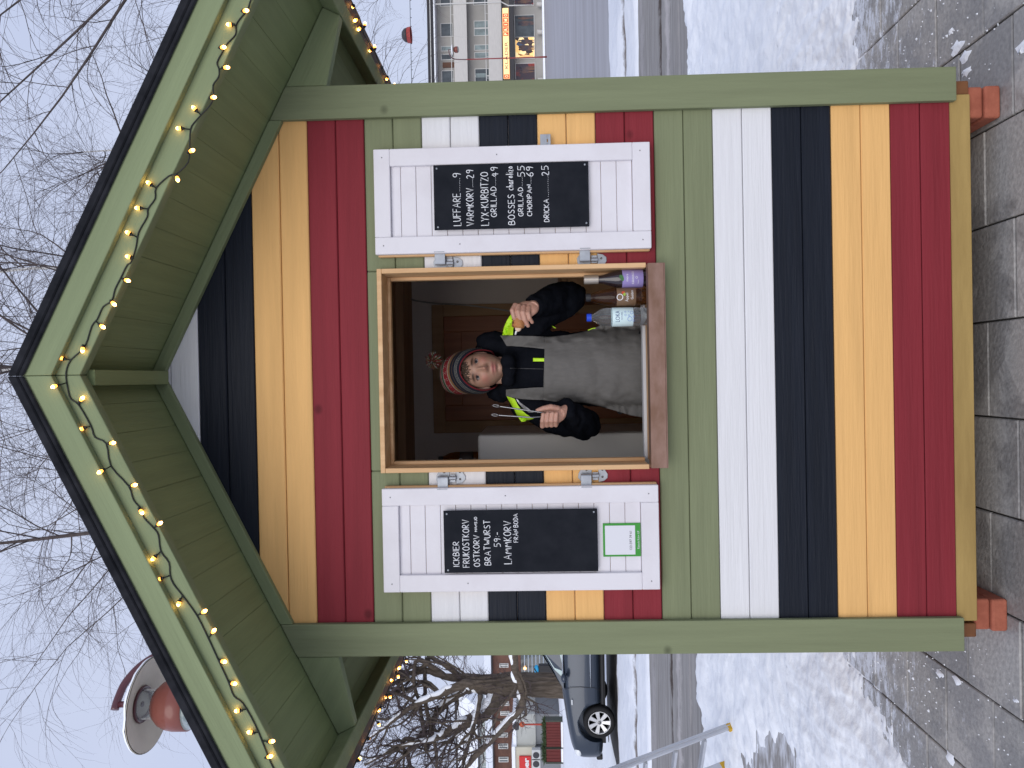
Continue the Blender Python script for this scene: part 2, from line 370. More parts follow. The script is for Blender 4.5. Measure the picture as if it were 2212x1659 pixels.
def road_h(x, y): return .004+.012*fbm(x*.5, y*6, 2.)*1.
grid_mesh('road', -30, 30, 4.75, 8.7, 400, 60, road_h, ROAD)
SNOWD = mat('roadside_snow', (.80, .83, .89), .8, col2=(.88, .90, .94), scale=3, bump=.5, bscale=6, lo=.3, hi=.7, fine=.05)
band_shader(SNOWD, [(9.75, .20, (.20, .17, .15)), (12.6, .22, (.35, .33, .32))], None, nscale=1.8)
def berm_h(x, y):
    h = -.06+.11*sstep(8.25+.08*fbm(x, 0, 1), 8.55, y)+.025*fbm(x*1.6, y*1.6, 4)
    h += .07*math.exp(-((y-10.2)/.35)**2)*(.6+fbm(x*1.8, y, 7))-.03*math.exp(-((y-9.75)/.15)**2)
    if x > -2: h -= .12*sstep(11.9, 12.4, y)
    return h
grid_mesh('snow_bank', -26, 26, 8.2, 12.6, 520, 90, berm_h, SNOWD)
FAR = mat('packed_grey_road', (.33, .32, .335), .8, col2=(.47, .47, .50), scale=.5, stretch=(.25, 2.2, 1), bump=.2, bscale=3, lo=.3, hi=.7)
b = MB(); b.add([(-1.5, 11.8, -.004), (70, 11.8, -.004), (70, 64.5, -.004), (4, 64.5, -.004)], [(0, 1, 2, 3)]); struct(b.build('far_road', FAR))
def lump_h(x, y): return -.01+.05*fbm(x*.7, y*.7, 9.)+.05
grid_mesh('snow_field', -60, -1.6, 12.3, 62, 300, 240, lambda x, y: -.02+.03*fbm(x*1.1, y*1.1, 9.)+.015-(.14*sstep(-8.6, -8.2, x)*(1-sstep(15.2, 15.5, y)) if x > -8.6 and y < 15.6 else 0), SNOW)
b = MB(); b.add([(-9, 12.9, -.012), (-2.5, 12.9, -.012), (-2.5, 15.6, -.012), (-9, 15.6, -.012)], [(0, 1, 2, 3)])  # bare asphalt sheet, its dark colour standing in for the car's shade
struct(b.build('car_shade_asphalt', mat('car_shade_asphalt', (.022, .02, .019), .7, col2=(.05, .047, .045), scale=5)))
# snow crumbs scattered on the slabs: nobody could count them
b = MB()
for i in range(2600):
    s_ = random.choice((-1, 1)); x = s_*random.uniform(1.03, 3.0); y = random.uniform(-.4, 1.5)**1
    dens = fbm(x*2, y*2, 6.)
    if dens < random.uniform(-.35, .5)-.25*y: continue
    r = random.choice((.0015, .002, .003, .0035, .006 if random.random() < .25 else .003))
    n0 = len(b.v); k = random.uniform(0, 6)
    pts = [(x+r*random.uniform(.7, 1.6)*math.cos(k+j*2*PI/5), y+r*random.uniform(.7, 1.6)*math.sin(k+j*2*PI/5), .0) for j in range(5)]+[(x+.2*r, y, r*1.1+.002)]
    b.add(pts, [(j, (j+1) % 5, 5) for j in range(5)])
for (x, y, r) in [(1.22, .26, .03), (1.16, .21, .028), (1.10, .20, .022), (1.30, .30, .013), (-1.28, .33, .02), (-1.3, .45, .022), (-1.62, .38, .03), (-1.2, -.04, .014), (1.33, -.1, .05), (1.05, -.13, .035), (-1.75, .5, .03), (1.36, .05, .02)]:
    pts = [(x+r*random.uniform(.6, 1.5)*math.cos(j*PI/6)*.7, y+r*random.uniform(.6, 1.5)*math.sin(j*PI/6)*1.3, .0) for j in range(12)]
    b.add(pts+[(x+r*.1, y, .009)], [(j, (j+1) % 12, 12) for j in range(12)])
tag(b.build('snow_crumbs', SNOW, smooth=True), 'crumbs of snow and ice scattered over the grey paving slabs', 'snow', kind='stuff')
# ================================================================== KIOSK
PH = .10375; Z0 = .19; SOF = 3.055
kiosk = thing('kiosk', 'gabled wooden food kiosk striped red, yellow, black, white and green with green trim', 'kiosk', (0, 0, 0))
# --- front wall: tongued boards in pairs of colours
b = MB(); cols = [0, 1, 2, 3, 4]
def gable(x): return SOF-.5*abs(x)
def clip(x0, x1, z0, z1):
    """board outline under the gable"""
    top = []; lim = lambda x: min(z1, gable(x)+.002)
    if gable(max(abs(x0), abs(x1)) if x0*x1 > 0 else max(abs(x0), abs(x1))) >= z1: return [(x0, z0), (x1, z0), (x1, z1), (x0, z1)]
    h0 = 2*(SOF-z0); h1 = 2*(SOF-z1)
    L0 = max(x0, -h0); R0 = min(x1, h0); L1 = max(x0, -h1) if h1 > 0 else 0; R1 = min(x1, h1) if h1 > 0 else 0
    p = [(L0, z0), (R0, z0)]
    if R0 < x1 - 1e-6 or True:
        if gable(R0) > z0+1e-4: p.append((R0, gable(R0)))
    if h1 > 0: p += [(R1, z1), (L1, z1)]
    else: p.append((0, SOF))
    if gable(L0) > z0+1e-4: p.append((L0, gable(L0)))
    return p
for j in range(28):
    z0 = Z0+j*PH; z1 = z0+PH-.0022; m = cols[(j//2) % 5]
    if z0 > SOF-.02: break
    y0 = -.022+random.uniform(-.001, .001)
    if 10 <= j <= 18 or j == 19:
        b.prism([(-.918, z0), (-.361, z0), (-.361, z1), (-.918, z1)], y0, .0, m)
        b.prism([(.361, z0), (.918, z0), (.918, z1), (.361, z1)], y0, .0, m)
        if j == 19: b.prism([(-.3595, 2.221), (.3595, 2.221), (.3595, z1), (-.3595, z1)], y0-.0005, .0, m)
    else: b.prism(clip(-.918, .918, z0, z1), y0, .0, m)
b.build('front_wall', [RED, YEL, BLK, WHT, GREEN], kiosk, bevel=.0035)
b = MB()   # studs and lining behind the boards, leaving the hatch open
b.box(-.90, -.362, .002, .05, .2, 2.55, 0); b.box(.362, .90, .002, .05, .2, 2.55, 0); b.box(-.3615, .3615, .002, .05, .2, 1.22, 0)
b.prism([(-.3615, 2.23), (.3615, 2.23), (.3615, 2.55), (-.3615, 2.55)], .002, .05, 0)
b.prism([(-.9, 2.5505), (.9, 2.5505), (.9, 2.58), (0, 3.03), (-.9, 2.58)], .002, .05, 0)
b.build('wall_lining', GREYW, kiosk)
for s in (-1, 1):   # side walls, striped the same way outside
    b = MB()
    for j in range(23):
        z0 = Z0+j*PH; z1 = z0+PH-.0022
        if z1 > 2.53: z1 = 2.53
        x0, x1 = sorted((s*.978, s*1.0)); b.box(x0, x1, .0, 2.15, z0, z1, cols[(j//2) % 5])
    x0, x1 = sorted((s*.93, s*.976)); b.box(x0, x1, .051, 2.09, .2, 2.53, 5)
    b.build('side_wall', [RED, YEL, BLK, WHT, GREEN, GREYW], kiosk, bevel=.003)
b = MB(); b.prism([(-.929, .2), (.929, .2), (.929, 2.52), (0, 3.0), (-.929, 2.52)], 2.10, 2.15, 0); b.build('back_wall', GREYW, kiosk)
b = MB(); b.box(-.93, .93, .051, 2.09, .12, .2, 0); b.build('floor_deck', DARKWOOD, kiosk)
b = MB(); b.box(-.929, .929, .051, 2.09, 2.445, 2.47, 0)
for y in (.35, .95, 1.5): b.box(-.92, .92, y, y+.045, 2.40 if y > 1.4 else 2.42, 2.444, 0)
b.build('ceiling', DARKWOOD, kiosk)
# corner boards
for s in (-1, 1):
    b = MB(); b.prism([(s*.905, .178), (s*1.023, .178), (s*1.023, gable(1.023)-.004), (s*.905, gable(.905)-.004)], -.046, -.0235)
    b.build('corner_board', GREENZ, kiosk, bevel=.003, seg=2)
    b = MB(); x0, x1 = sorted((s*1.0015, s*1.0225)); b.box(x0, x1, -.023, .09, .178, 2.52); b.build('corner_board', GREENZ, kiosk, bevel=.002)
# base beams and the brown end pieces
b = MB(); b.box(-.925, .935, -.02, .03, .117, .188); b.build('base_beam', BEAMW, kiosk, bevel=.003)
for s in (-1, 1):
    b = MB(); x0, x1 = sorted((s*.936, s*.985)); b.box(x0, x1, -.012, 2.1, .117, .186); b.build('base_beam', ENDW, kiosk, bevel=.003)
# roof: boarded underside, felt on top
SL = math.hypot(1, .5); cs, sn = 1/SL, .5/SL
for s in (-1, 1):
    b = MB(); w = .0945/SL*1.0; n = 15; L = 1.36
    for k in range(n):
        t0 = k*L/n+(.0008 if k in (0, 4, 9, 12) else .0004); t1 = (k+1)*L/n-.0003
        b.prism([(s*t0, SOF-.5*t0), (s*t1, SOF-.5*t1), (s*t1, SOF-.5*t1+.024), (s*t0, SOF-.5*t0+.024)], -.499, 2.55)
    b.build('soffit', GREENY, kiosk, bevel=.0005)
    b = MB(); b.prism([(0.0006*s, SOF+.026), (s*1.36, SOF+.026-.68), (s*1.36, SOF+.11-.68), (0.0006*s, SOF+.11)], -.498, 2.55)
    b.build('roof', FELT, kiosk)
    b = MB()
    b.prism([(0.0006*s, SOF+.112), (s*1.39, SOF+.112-.695), (s*1.39, SOF+.142-.695), (0.0006*s, SOF+.142)], -.575, 2.6)
    # felt folded down over the front edge
    b.prism([(0.0006*s, SOF+.094), (s*1.385, SOF+.094-.6925), (s*1.385, SOF+.111-.6925), (0.0006*s, SOF+.111)], -.5745, -.566)
    b.build('roof_felt', FELT, kiosk, bevel=.004)
    b = MB(); b.prism([(0.0005*s, 3.072), (s*1.375, 3.072-.6875), (s*1.375, 3.163-.6875), (0.0005*s, 3.163)], -.5655, -.544)
    b.build('bargeboard', GREENB if s > 0 else GREENBL, kiosk, bevel=.003, seg=2)
    b = MB(); b.prism([(0.0005*s, 3.0), (s*1.37, 3.0-.685), (s*1.37, 3.10-.685), (0.0005*s, 3.10)], -.5435, -.5215)
    b.build('bargeboard', GREENB if s > 0 else GREENBL, kiosk, bevel=.003, seg=2)
    b = MB(); b.prism([(0.0005*s, 3.006), (s*1.35, 3.006-.675), (s*1.35, 3.10-.675), (0.0005*s, 3.10)], -.521, -.4995)
    b.build('rafter', GREENB, kiosk, bevel=.002)
    # frieze board under the soffit on the wall
    b = MB(); b.prism([(.0005*s, 3.006), (s*.904, 3.006-.452), (s*.904, SOF-.003-.452), (.0005*s, SOF-.003)], -.047, -.0235)
    b.build('frieze_board', GREENB if s > 0 else GREENBL, kiosk, bevel=.002)
    # rafter tail carrying the side overhang
    b = MB(); b.prism([(s*1.024, gable(1.024)-.003), (s*1.305, gable(1.305)-.003), (s*1.274, 2.337), (s*1.024, 2.392)], -.042, -.002)
    b.build('rafter_tail', GREENB, kiosk, bevel=.003)
    b = MB(); b.prism([(s*1.024, gable(1.024)-.003), (s*1.305, gable(1.305)-.003), (s*1.274, 2.337), (s*1.024, 2.392)], 2.1, 2.14)
    b.build('rafter_tail', GREENB, kiosk, bevel=.003)
    # side eave board and the brown drip board outside it
    b = MB(); b.prism([(s*1.275, 2.337), (s*1.316, 2.3165), (s*1.350, gable(1.350)-.002), (s*1.306, gable(1.306)-.002)], -.498, 2.52)
    b.build('fascia', GREENB, kiosk, bevel=.003)
    b = MB(); b.prism([(s*1.3175, 2.322), (s*1.349, 2.306), (s*1.385, 2.378), (s*1.3535, 2.394)], -.56, 2.54)
    b.build('drip_board', GUT, kiosk, bevel=.002)
b = MB(); b.prism([(-.032, 2.984), (.016, 2.984), (.016, gable(.016)-.001), (-.008, SOF-.002), (-.032, gable(.032)-.001)], -.498, -.0475)
b.build('ridge_beam', GREENY, kiosk, bevel=.002)
# hatch frame of fresh pine
fr = MB(); fr.box(-.364, -.347, -.055, .09, 1.2685, 2.205); fr.box(.347, .364, -.055, .09, 1.2685, 2.205)
fr.box(-.364, .364, -.055, .09, 2.2055, 2.2225)
wf = fr.build('window_frame', PINE, kiosk, bevel=.0015)
fr = MB(); fr.box(-.3465, -.334, .045, .075, 1.2685, 2.193); fr.box(.334, .3465, .045, .075, 1.2685, 2.193); fr.box(-.3465, .3465, .045, .075, 2.1935, 2.205)
fr.build('stop_strip', PINE, wf, bevel=.0015)
b = MB(); b.prism([(-.3465, 1.225), (.3465, 1.225), (.3465, 1.251), (-.3465, 1.251)], -.03, .10)
b.build('sill_board', PINEX, kiosk, bevel=.002)
b = MB(); b.box(-.357, .357, -.092, -.090, 1.213, 1.2675); b.box(-.357, .357, -.0897, -.045, 1.2655, 1.2675)
b.box(-.357, .357, -.092, -.084, 1.2085, 1.2125)
b.build('copper_sill', COPPER, kiosk, bevel=.0008)
b = MB(); b.box(-.3465, .3465, .1005, .14, 1.225, 1.262); b.build('counter_edge', mat('grey_laminate', (.5, .51, .53), .4), kiosk, bevel=.002)
b = MB(); b.box(-.92, .92, .1405, .55, 1.21, 1.235) if False else b.box(-.60, .60, .1405, .215, 1.17, 1.225); b.build('counter', DARKWOOD, kiosk, bevel=.002)

# --- shutters, opened flat against the wall
def shutter(x0, x1, z0, z1, hs, seed, stile_full):
    """one shutter lying against the wall; hs = +1 when it hangs from its right edge"""
    rnd = random.Random(seed)
    r = thing('shutter', None, None); r.parent = kiosk
    r['label'] = 'white panelled shutter with the priced menu, hasp plate on its outer edge' if x0 > 0 else 'white panelled shutter with the blackboard and green payment card'
    b = MB()   # unpainted edge of the backing boards showing round the white frame
    e = .006
    b.box(x0-e, x1+e, -.048, -.026, z0+.002, z1-.006); b.build('backing_board', PINE, r, bevel=.002)
    b = MB(); n = 17
    zz = [z0+.058+(z1-z0-.116)*k/n for k in range(n+1)]
    zz = [z0+.062]; 
    while zz[-1] < z1-.07: zz.append(min(zz[-1]+rnd.choice((.0545, .0545, .0545)), z1-.057))
    for k in range(len(zz)-1): b.box(x0+.055, x1-.055, -.0555, -.0482, zz[k]+.0005, zz[k+1]-.0008)
    b.build('panel', WHT2, r, bevel=.0018)
    b = MB()
    t0 = -.071
    # upright stiles and cross rails butt against each other as in the photo
    st = .0605
    if stile_full == 'L':
        b.box(x0, x0+st, t0, -.0482, z0, z1); b.build('stile', WHT2, r, bevel=.002)
        b = MB(); b.box(x1-st, x1, t0, -.0482, z0+.0615, z1-.0575); b.build('stile', WHT2, r, bevel=.002)
        b = MB(); b.box(x0+st+.0006, x1, t0, -.0482, z1-.057, z1); b.build('rail', WHT2, r, bevel=.002)
        b = MB(); b.box(x0+st+.0006, x1, t0, -.0482, z0, z0+.061); b.build('rail', WHT2, r, bevel=.002)
    else:
        b.box(x1-st, x1, t0, -.0482, z0+.0005, z1); b.build('stile', WHT2, r, bevel=.002)
        b = MB(); b.box(x0, x0+st, t0, -.0482, z0+.062, z1-.0585); b.build('stile', WHT2, r, bevel=.002)
        b = MB(); b.box(x0, x1-st-.0006, t0, -.0482, z1-.058, z1); b.build('rail', WHT2, r, bevel=.002)
        b = MB(); b.box(x0, x1-st-.0006, t0, -.0482, z0, z0+.0615); b.build('rail', WHT2, r, bevel=.002)
    for (x, z) in [(x0+.03, z1-.03), (x1-.03, z1-.03), (x0+.03, z0+.03), (x1-.03, z0+.035), (x1-.03, (z0+z1)/2+.05), (x0+.03, z1-.3)]:
        b = MB(); b.lathe([(0, 0), (.0022, 0), (.0022, .0012), (0, .0014)], (x, t0-.0004, z), 8, axis=(0, -1, 0))
        b.build('screw', mat('dull_screw', (.25, .25, .26), .5, metal=.6), r, smooth=True)
    return r
sh_r = shutter(.412, .783, 1.25, 2.222, -1, 1, 'L')
sh_l = shutter(-.786, -.418, 1.241, 2.217, 1, 2, 'R')
def hinge(par, xs, d, zc):
    """zc = centre of the strap; d = +1: shutter lies to +x of the hatch"""
    P = lambda dx: xs+d*dx
    root = thing('hinge', None, None); root.parent = par; root.matrix_parent_inverse = pinv(par)
    b = MB(); pz = [(.0, .018), (.0, -.078), (.018, -.082), (.028, -.066), (.036, -.056), (.044, -.03), (.036, -.004), (.028, .012), (.018, .02)]
    poly = [(P(-.058+q[0]*1.15), zc+q[1]) for q in pz]
    zs = -.03
    out = []
    a = [(P(-.060), zc+.021), (P(-.060), zc-.080), (P(-.052), zc-.085), (P(-.040), zc-.078), (P(-.020), zc-.066), (P(-.012), zc-.052), (P(-.008), zc-.03), (P(-.012), zc-.01), (P(-.02), zc+.006), (P(-.036), zc+.016), (P(-.048), zc+.026)]
    # two winged plates screwed to the wall
    pl1 = [(P(-.060), zc-.022), (P(-.060), zc+.016), (P(-.050), zc+.018), (P(-.038), zc+.025), (P(-.022), zc+.027), (P(-.010), zc+.018), (P(-.006), zc-.022)]
    pl2 = [(P(-.060), zc-.046), (P(-.060), zc-.068), (P(-.048), zc-.070), (P(-.034), zc-.079), (P(-.02), zc-.078), (P(-.010), zc-.066), (P(-.006), zc-.046)]
    b.prism(pl1, -.0262, -.0236); b.prism(pl2, -.0262, -.0236)
    b.build('wall_plate', GALV, root, bevel=.0006)
    b = MB(); x0, x1 = sorted((P(-.030), P(.004)))
    b.box(x0, x1, -.052, -.0495, zc-.0185, zc+.0185)
    b.tube([(P(-.030), -.0445, zc-.0185), (P(-.030), -.0445, zc+.0185)], .0075, 14)
    x0, x1 = sorted((P(.004), P(.0065))); b.box(x0, x1, -.0735, -.047, zc-.0185, zc+.0185)
    b.build('strap', GALV, root, bevel=.0006)
    b = MB(); b.tube([(P(-.030), -.037, zc-.046), (P(-.030), -.037, zc-.0225)], .0075, 14)
    x0, x1 = sorted((P(-.042), P(-.014))); b.box(x0, x1, -.0345, -.0315, zc-.044, zc-.024)
    b.build('knuckle', GALV, root, bevel=.0006)
    for (dx, dz) in ((-.05, -.003), (-.05, -.06), (-.024, -.06)):
        b = MB(); b.lathe([(0, 0), (.0042, 0), (.0042, .001), (0, .0022)], (P(dx), -.0263, zc+dz), 10, axis=(0, -1, 0))
        b.build('screw', mat('dull_screw', (.25, .25, .26)), root, smooth=True)
hinge(sh_r, .411, 1, 1.996); hinge(sh_r, .411, 1, 1.482)
hinge(sh_l, -.417, -1, 2.002); hinge(sh_l, -.417, -1, 1.492)
b = MB()   # hasp plate with a slot: four strips round the slot
b.box(.772, .8265, -.0255, -.0235, 1.595, 1.6045); b.box(.772, .8265, -.0255, -.0235, 1.6085, 1.632)
b.box(.772, .7985, -.0255, -.0235, 1.6046, 1.6084); b.box(.809, .8265, -.0255, -.0235, 1.6046, 1.6084)
for v in range(len(b.v)): x, y, z = b.v[v]; b.v[v] = (x, y-.03 if False else y-.024, z)
b.build('hasp', GALV, sh_r, bevel=.0005)

# ================================================================== MENU BOARDS
STR = {  # stroke letters in a unit box, drawn like the hand-chalked capitals
'A': [[(0, 0), (.38, 1), (.78, 0)], [(.15, .38), (.65, .38)]], 'B': [[(0, 0), (0, 1), (.4, .97), (.55, .78), (.4, .55), (0, .52)], [(.35, .53), (.6, .4), (.62, .18), (.42, .02), (0, 0)]],
'C': [[(.62, .86), (.4, 1), (.12, .85), (0, .5), (.1, .15), (.38, 0), (.62, .14)]], 'D': [[(.05, 0), (.05, 1), (.4, .92), (.65, .6), (.62, .3), (.4, .05), (0, 0)]],
'E': [[(.55, 1), (0, 1), (0, 0), (.58, 0)], [(0, .5), (.48, .52)]], 'F': [[(.55, 1), (0, 1), (0, 0)], [(0, .55), (.46, .55)]],
'G': [[(.62, .86), (.4, 1), (.12, .85), (0, .5), (.1, .15), (.4, 0), (.64, .2), (.64, .45), (.35, .45)]], 'H': [[(0, 1), (0, 0)], [(.6, 1), (.6, 0)], [(0, .5), (.6, .52)]],
'I': [[(.05, 0), (.05, 1)]], 'J': [[(.45, 1), (.45, .2), (.3, 0), (.05, .1)]], 'K': [[(0, 0), (0, 1)], [(.55, 1), (.02, .45), (.6, 0)]], 'L': [[(0, 1), (0, 0), (.52, .0)]],
'M': [[(0, 0), (.12, 1), (.42, .3), (.75, 1), (.88, 0)]], 'N': [[(0, 0), (0, 1), (.6, 0), (.6, 1)]], 'O': [[(.35, 1), (.08, .8), (0, .45), (.12, .1), (.36, 0), (.62, .15), (.7, .5), (.6, .85), (.35, 1)]],
'P': [[(0, 0), (0, 1), (.42, .97), (.58, .75), (.42, .5), (0, .47)]], 'R': [[(0, 0), (0, 1), (.42, .97), (.58, .75), (.42, .52), (.02, .48), (.62, 0)]],
'S': [[(.55, .88), (.3, 1), (.06, .85), (.12, .6), (.45, .45), (.56, .2), (.3, 0), (0, .12)]], 'T': [[(0, 1), (.7, 1)], [(.34, 1), (.34, 0)]],
'U': [[(0, 1), (.02, .25), (.25, 0), (.52, .12), (.62, .35), (.62, 1)]], 'V': [[(0, 1), (.36, 0), (.72, 1)]], 'W': [[(0, 1), (.24, 0), (.46, .75), (.68, 0), (.95, 1)]],
'X': [[(0, 1), (.62, 0)], [(.62, 1), (0, 0)]], 'Y': [[(0, 1), (.32, .5), (.64, 1)], [(.32, .5), (.28, 0)]], 'Z': [[(0, 1), (.6, 1), (0, 0), (.62, 0)]],
'-': [[(.05, .45), (.45, .45)]], ':': [[(.1, .7), (.12, .66)], [(.1, .25), (.12, .21)]], '.': [[(.1, .0), (.13, .03)]],
'2': [[(.02, .8), (.25, 1), (.5, .8), (.42, .5), (0, 0), (.6, 0)]], '4': [[(.45, 0), (.45, 1), (0, .35), (.65, .35)]], '5': [[(.58, 1), (.1, 1), (.05, .58), (.4, .6), (.58, .35), (.4, .05), (0, .03)]],
'6': [[(.5, 1), (.12, .6), (.02, .25), (.25, 0), (.52, .15), (.5, .42), (.25, .5), (.05, .35)]], '9': [[(.5, .65), (.25, .5), (.04, .68), (.15, .95), (.42, 1), (.54, .78), (.5, .4), (.4, 0)]],
'c': [[(.4, .5), (.2, .58), (.02, .3), (.15, 0), (.4, .08)]], 'h': [[(.05, 1), (0, 0)], [(0, .35), (.25, .55), (.36, .4), (.36, 0)]], 'a': [[(.38, .5), (.15, .56), (0, .25), (.14, 0), (.36, .15), (.4, .55), (.42, 0)]],
'r': [[(.02, .55), (0, 0)], [(0, .35), (.18, .56), (.34, .5)]], 'o': [[(.2, .56), (0, .28), (.18, 0), (.4, .28), (.2, .56)]], 'l': [[(.08, 1), (.02, 0)]], 'i': [[(.04, .5), (.02, 0)], [(.06, .75), (.07, .78)]], 'z': [[(0, .55), (.36, .55), (0, 0), (.38, 0)]]}
ADV = {k: max(p[0] for s_ in v for p in s_)+.24 for k, v in STR.items()}; ADV[' '] = .4; ADV['.'] = .30
def chalk(mb, txt, x0, x1, z, h, y, rad=.00165, seed=0):
    rnd = random.Random(hash(txt) % 1000 if False else len(txt)*7+seed)
    base = {'Å': 'A', 'Ä': 'A', 'Ö': 'O'}
    tot = sum(ADV[base.get(ch, ch)] for ch in txt)-.24; k = (x1-x0)/tot; cx = 0
    for ch in txt:
        g = base.get(ch, ch)
        if g != ' ':
            dz = rnd.uniform(-.02, .02)*h; hh = h*rnd.uniform(.95, 1.05); sh = rnd.uniform(.0, .08)
            T = lambda p: Vector((x0+(cx+p[0]+sh*p[1]*0)*k, y, z+dz+p[1]*hh))
            for s_ in STR[g]:
                pts = [T(p) for p in s_]
                if len(pts) > 3:   # round the corners of curved strokes
                    q = [pts[0]]
                    for i in range(1, len(pts)-1):
                        if g in 'EFZ5K': q.append(pts[i])
                        else: q += [pts[i].lerp(pts[i-1], .25), pts[i].lerp(pts[i+1], .25)]
                    pts = q+[pts[-1]]
                mb.tube(pts, rad, 5)
            if ch == 'Å': mb.tube([T((.38+.08*math.cos(a), 1.14+.07*math.sin(a))) for a in (0, 1.5, 3, 4.5, 6.2)], rad*.8, 5)
            if ch in 'ÄÖ':
                for dx in (.2, .5): mb.tube([T((dx, 1.14)), T((dx, 1.19))], rad, 5)
        cx += ADV[g]
def menu_board(label, x0, x1, z0, z1, lines, yf, rough_edge=0):
    t = thing('menu_board', label, 'menu board', ((x0+x1)/2, yf, z0))
    b = MB(); b.box(x0, x1, yf, yf+.0028, z0, z1); b.build('blackboard', CHALKB, t, bevel=.0012)
    b = MB()
    for ln in lines: chalk(b, *ln[:5], yf-.0004, ln[5] if len(ln) > 5 else .0015)
    b.build('lettering', CHALK, t, smooth=True)
    for (x, z) in ((x0+.010, z1-.013), (x1-.012, z1-.012), (x1-.012, z0+.012), (x0+.012, z0+.01)):
        if x0 < 0 and z < 1.6 and x < -.6: continue
        b = MB(); b.lathe([(0, 0), (.0036, 0), (.0036, .0008), (.0022, .0018), (0, .0022)], (x, yf-.0006, z), 12, axis=(0, -1, 0)); b.build('screw', GALV, t, smooth=True)
    return t
def RL(txt, Y0, Y1, Xt, Xb, dots=None, num=None):
    f = lambda Y: .492+(755-Y)/490*.228
    g = lambda X: 2.01-(X-477)/1121*.545
    o = [(txt, f(Y0), f(Y1), g(Xb), g(Xt)-g(Xb))]
    if dots: o.append(('.'*dots[2], f(dots[0]), f(dots[1]), g(Xb)+.001, .03))
    if num: o.append((num[0], f(num[1]), f(num[2]), g(num[4]), g(num[3])-g(num[4])))
    return o
rl = []
rl += RL('LUFFARE', 725, 482, 615, 670, (468, 372, 8), ('9', 362, 330, 616, 676))
rl += RL('VARMKORV', 728, 446, 712, 764, (440, 378, 7), ('29', 372, 308, 716, 768))
rl += RL('LYX-KURBITZO', 728, 328, 818, 872)
rl += RL('GRILLAD', 666, 440, 888, 930, (430, 372, 6), ('49', 366, 292, 893, 946))
rl += RL('BOSSES', 728, 502, 1012, 1060)
rl += RL('charolizo', 468, 290, 1000, 1054)
rl += RL('GRILLAD', 666, 450, 1086, 1122, (442, 375, 6), ('55', 368, 288, 1088, 1138))
rl += RL('CHORIPAN', 666, 432, 1152, 1186, (425, 378, 5), ('69', 370, 296, 1150, 1200))
rl += RL('DRICKA', 714, 542, 1270, 1308, (528, 372, 12), ('25', 366, 292, 1260, 1310))
menu_board('blackboard price list starting with LUFFARE 9, on the right shutter', .492, .720, 1.466, 2.01, rl, -.0745)
def LL(txt, Y0, Y1, Xt, Xb, rad=.0015):
    f = lambda Y: -.718+(832-Y)/467*.221
    g = lambda X: 1.999-(X-557)/1108*.542
    return [(txt, f(Y0), f(Y1), g(Xb), g(Xt)-g(Xb), rad)]
ll = LL('ICKBIER', 784, 598, 622, 666)+LL('FRUKOSTKORV', 790, 436, 692, 740)+LL('OSTKORV', 786, 552, 770, 814)+LL('HANSJÖ', 524, 416, 780, 799, .0012)
ll += LL('BRATWURST', 776, 440, 848, 894)+LL('59:-', 640, 532, 918, 966)+LL('LAMMKORV', 768, 450, 990, 1044)+LL('FRÅN BODA', 608, 396, 1062, 1094, .0013)
menu_board('blackboard listing ICKBIER, FRUKOSTKORV and LAMMKORV, on the left shutter', -.718, -.497, 1.457, 1.999, ll, -.0745)
# payment card (its square code is left out)
t = thing('payment_card', 'green and white payment card with a number, under the left blackboard', 'sign', (-.612, -.0565, 1.306))
b = MB(); b.box(-.671, -.553, -.0600, -.0562, 1.305, 1.437); b.build('card', mat('card_green', (.055, .30, .05), .5, spec=.2), t, bevel=.0015, seg=2)
b = MB(); b.box(-.664, -.561, -.0612, -.0601, 1.324, 1.430); b.build('white_field', mat('card_white', (.70, .71, .76), .5, spec=.2), t, bevel=.004, seg=3)
b = MB(); text_mb(b, '123-597 39 61', (-.647, -.0614, 1.336), (1, 0, 0), (0, 0, 1), .0085, (0, -1, 0), .0003, width=.066)
b.build('lettering', mat('card_ink', (.03, .03, .035), .6), t)
b = MB(); text_mb(b, 'Rättvik Körv UF', (-.644, -.0602, 1.3095), (1, 0, 0), (0, 0, 1), .0075, (0, -1, 0), .0004, width=.064)
b.build('lettering', mat('card_white', (.8, .8, .84)), t)

# ================================================================== BRICKS
BL = {(1, 0, 1): 'upper red brick on the pavement under the right front corner', (1, 0, 0): 'lower red brick on the pavement under the right front corner',
      (-1, 0, 1): 'upper red brick on the pavement under the left front corner', (-1, 0, 0): 'lower red brick on the pavement under the left front corner'}
for s in (-1, 1):
    for yy in (0, 1):
        for lev in (0, 1):
            if yy: continue
            w = .115; cx = s*.912; x0, x1 = cx-w/2+(.004 if lev else 0), cx+w/2; y0 = .0+(.004 if lev else -.004)
            b = MB(); n = 6
            b.box(x0, x1, y0, y0+.235, .001+lev*.0575, .0565+lev*.0575)
            o = b.build('brick', BRICKM, bevel=.009, seg=3)
            tag(o, BL[(s, yy, lev)], 'brick', 'bricks carrying the kiosk corners')
b = MB()
for s in (-1, 1):
    b = MB(); x0, x1 = sorted((s*.85, s*.97)); b.box(x0, x1, 1.8, 2.05, .0, .116); b.build('support_block', BRICKM, kiosk, bevel=.006)
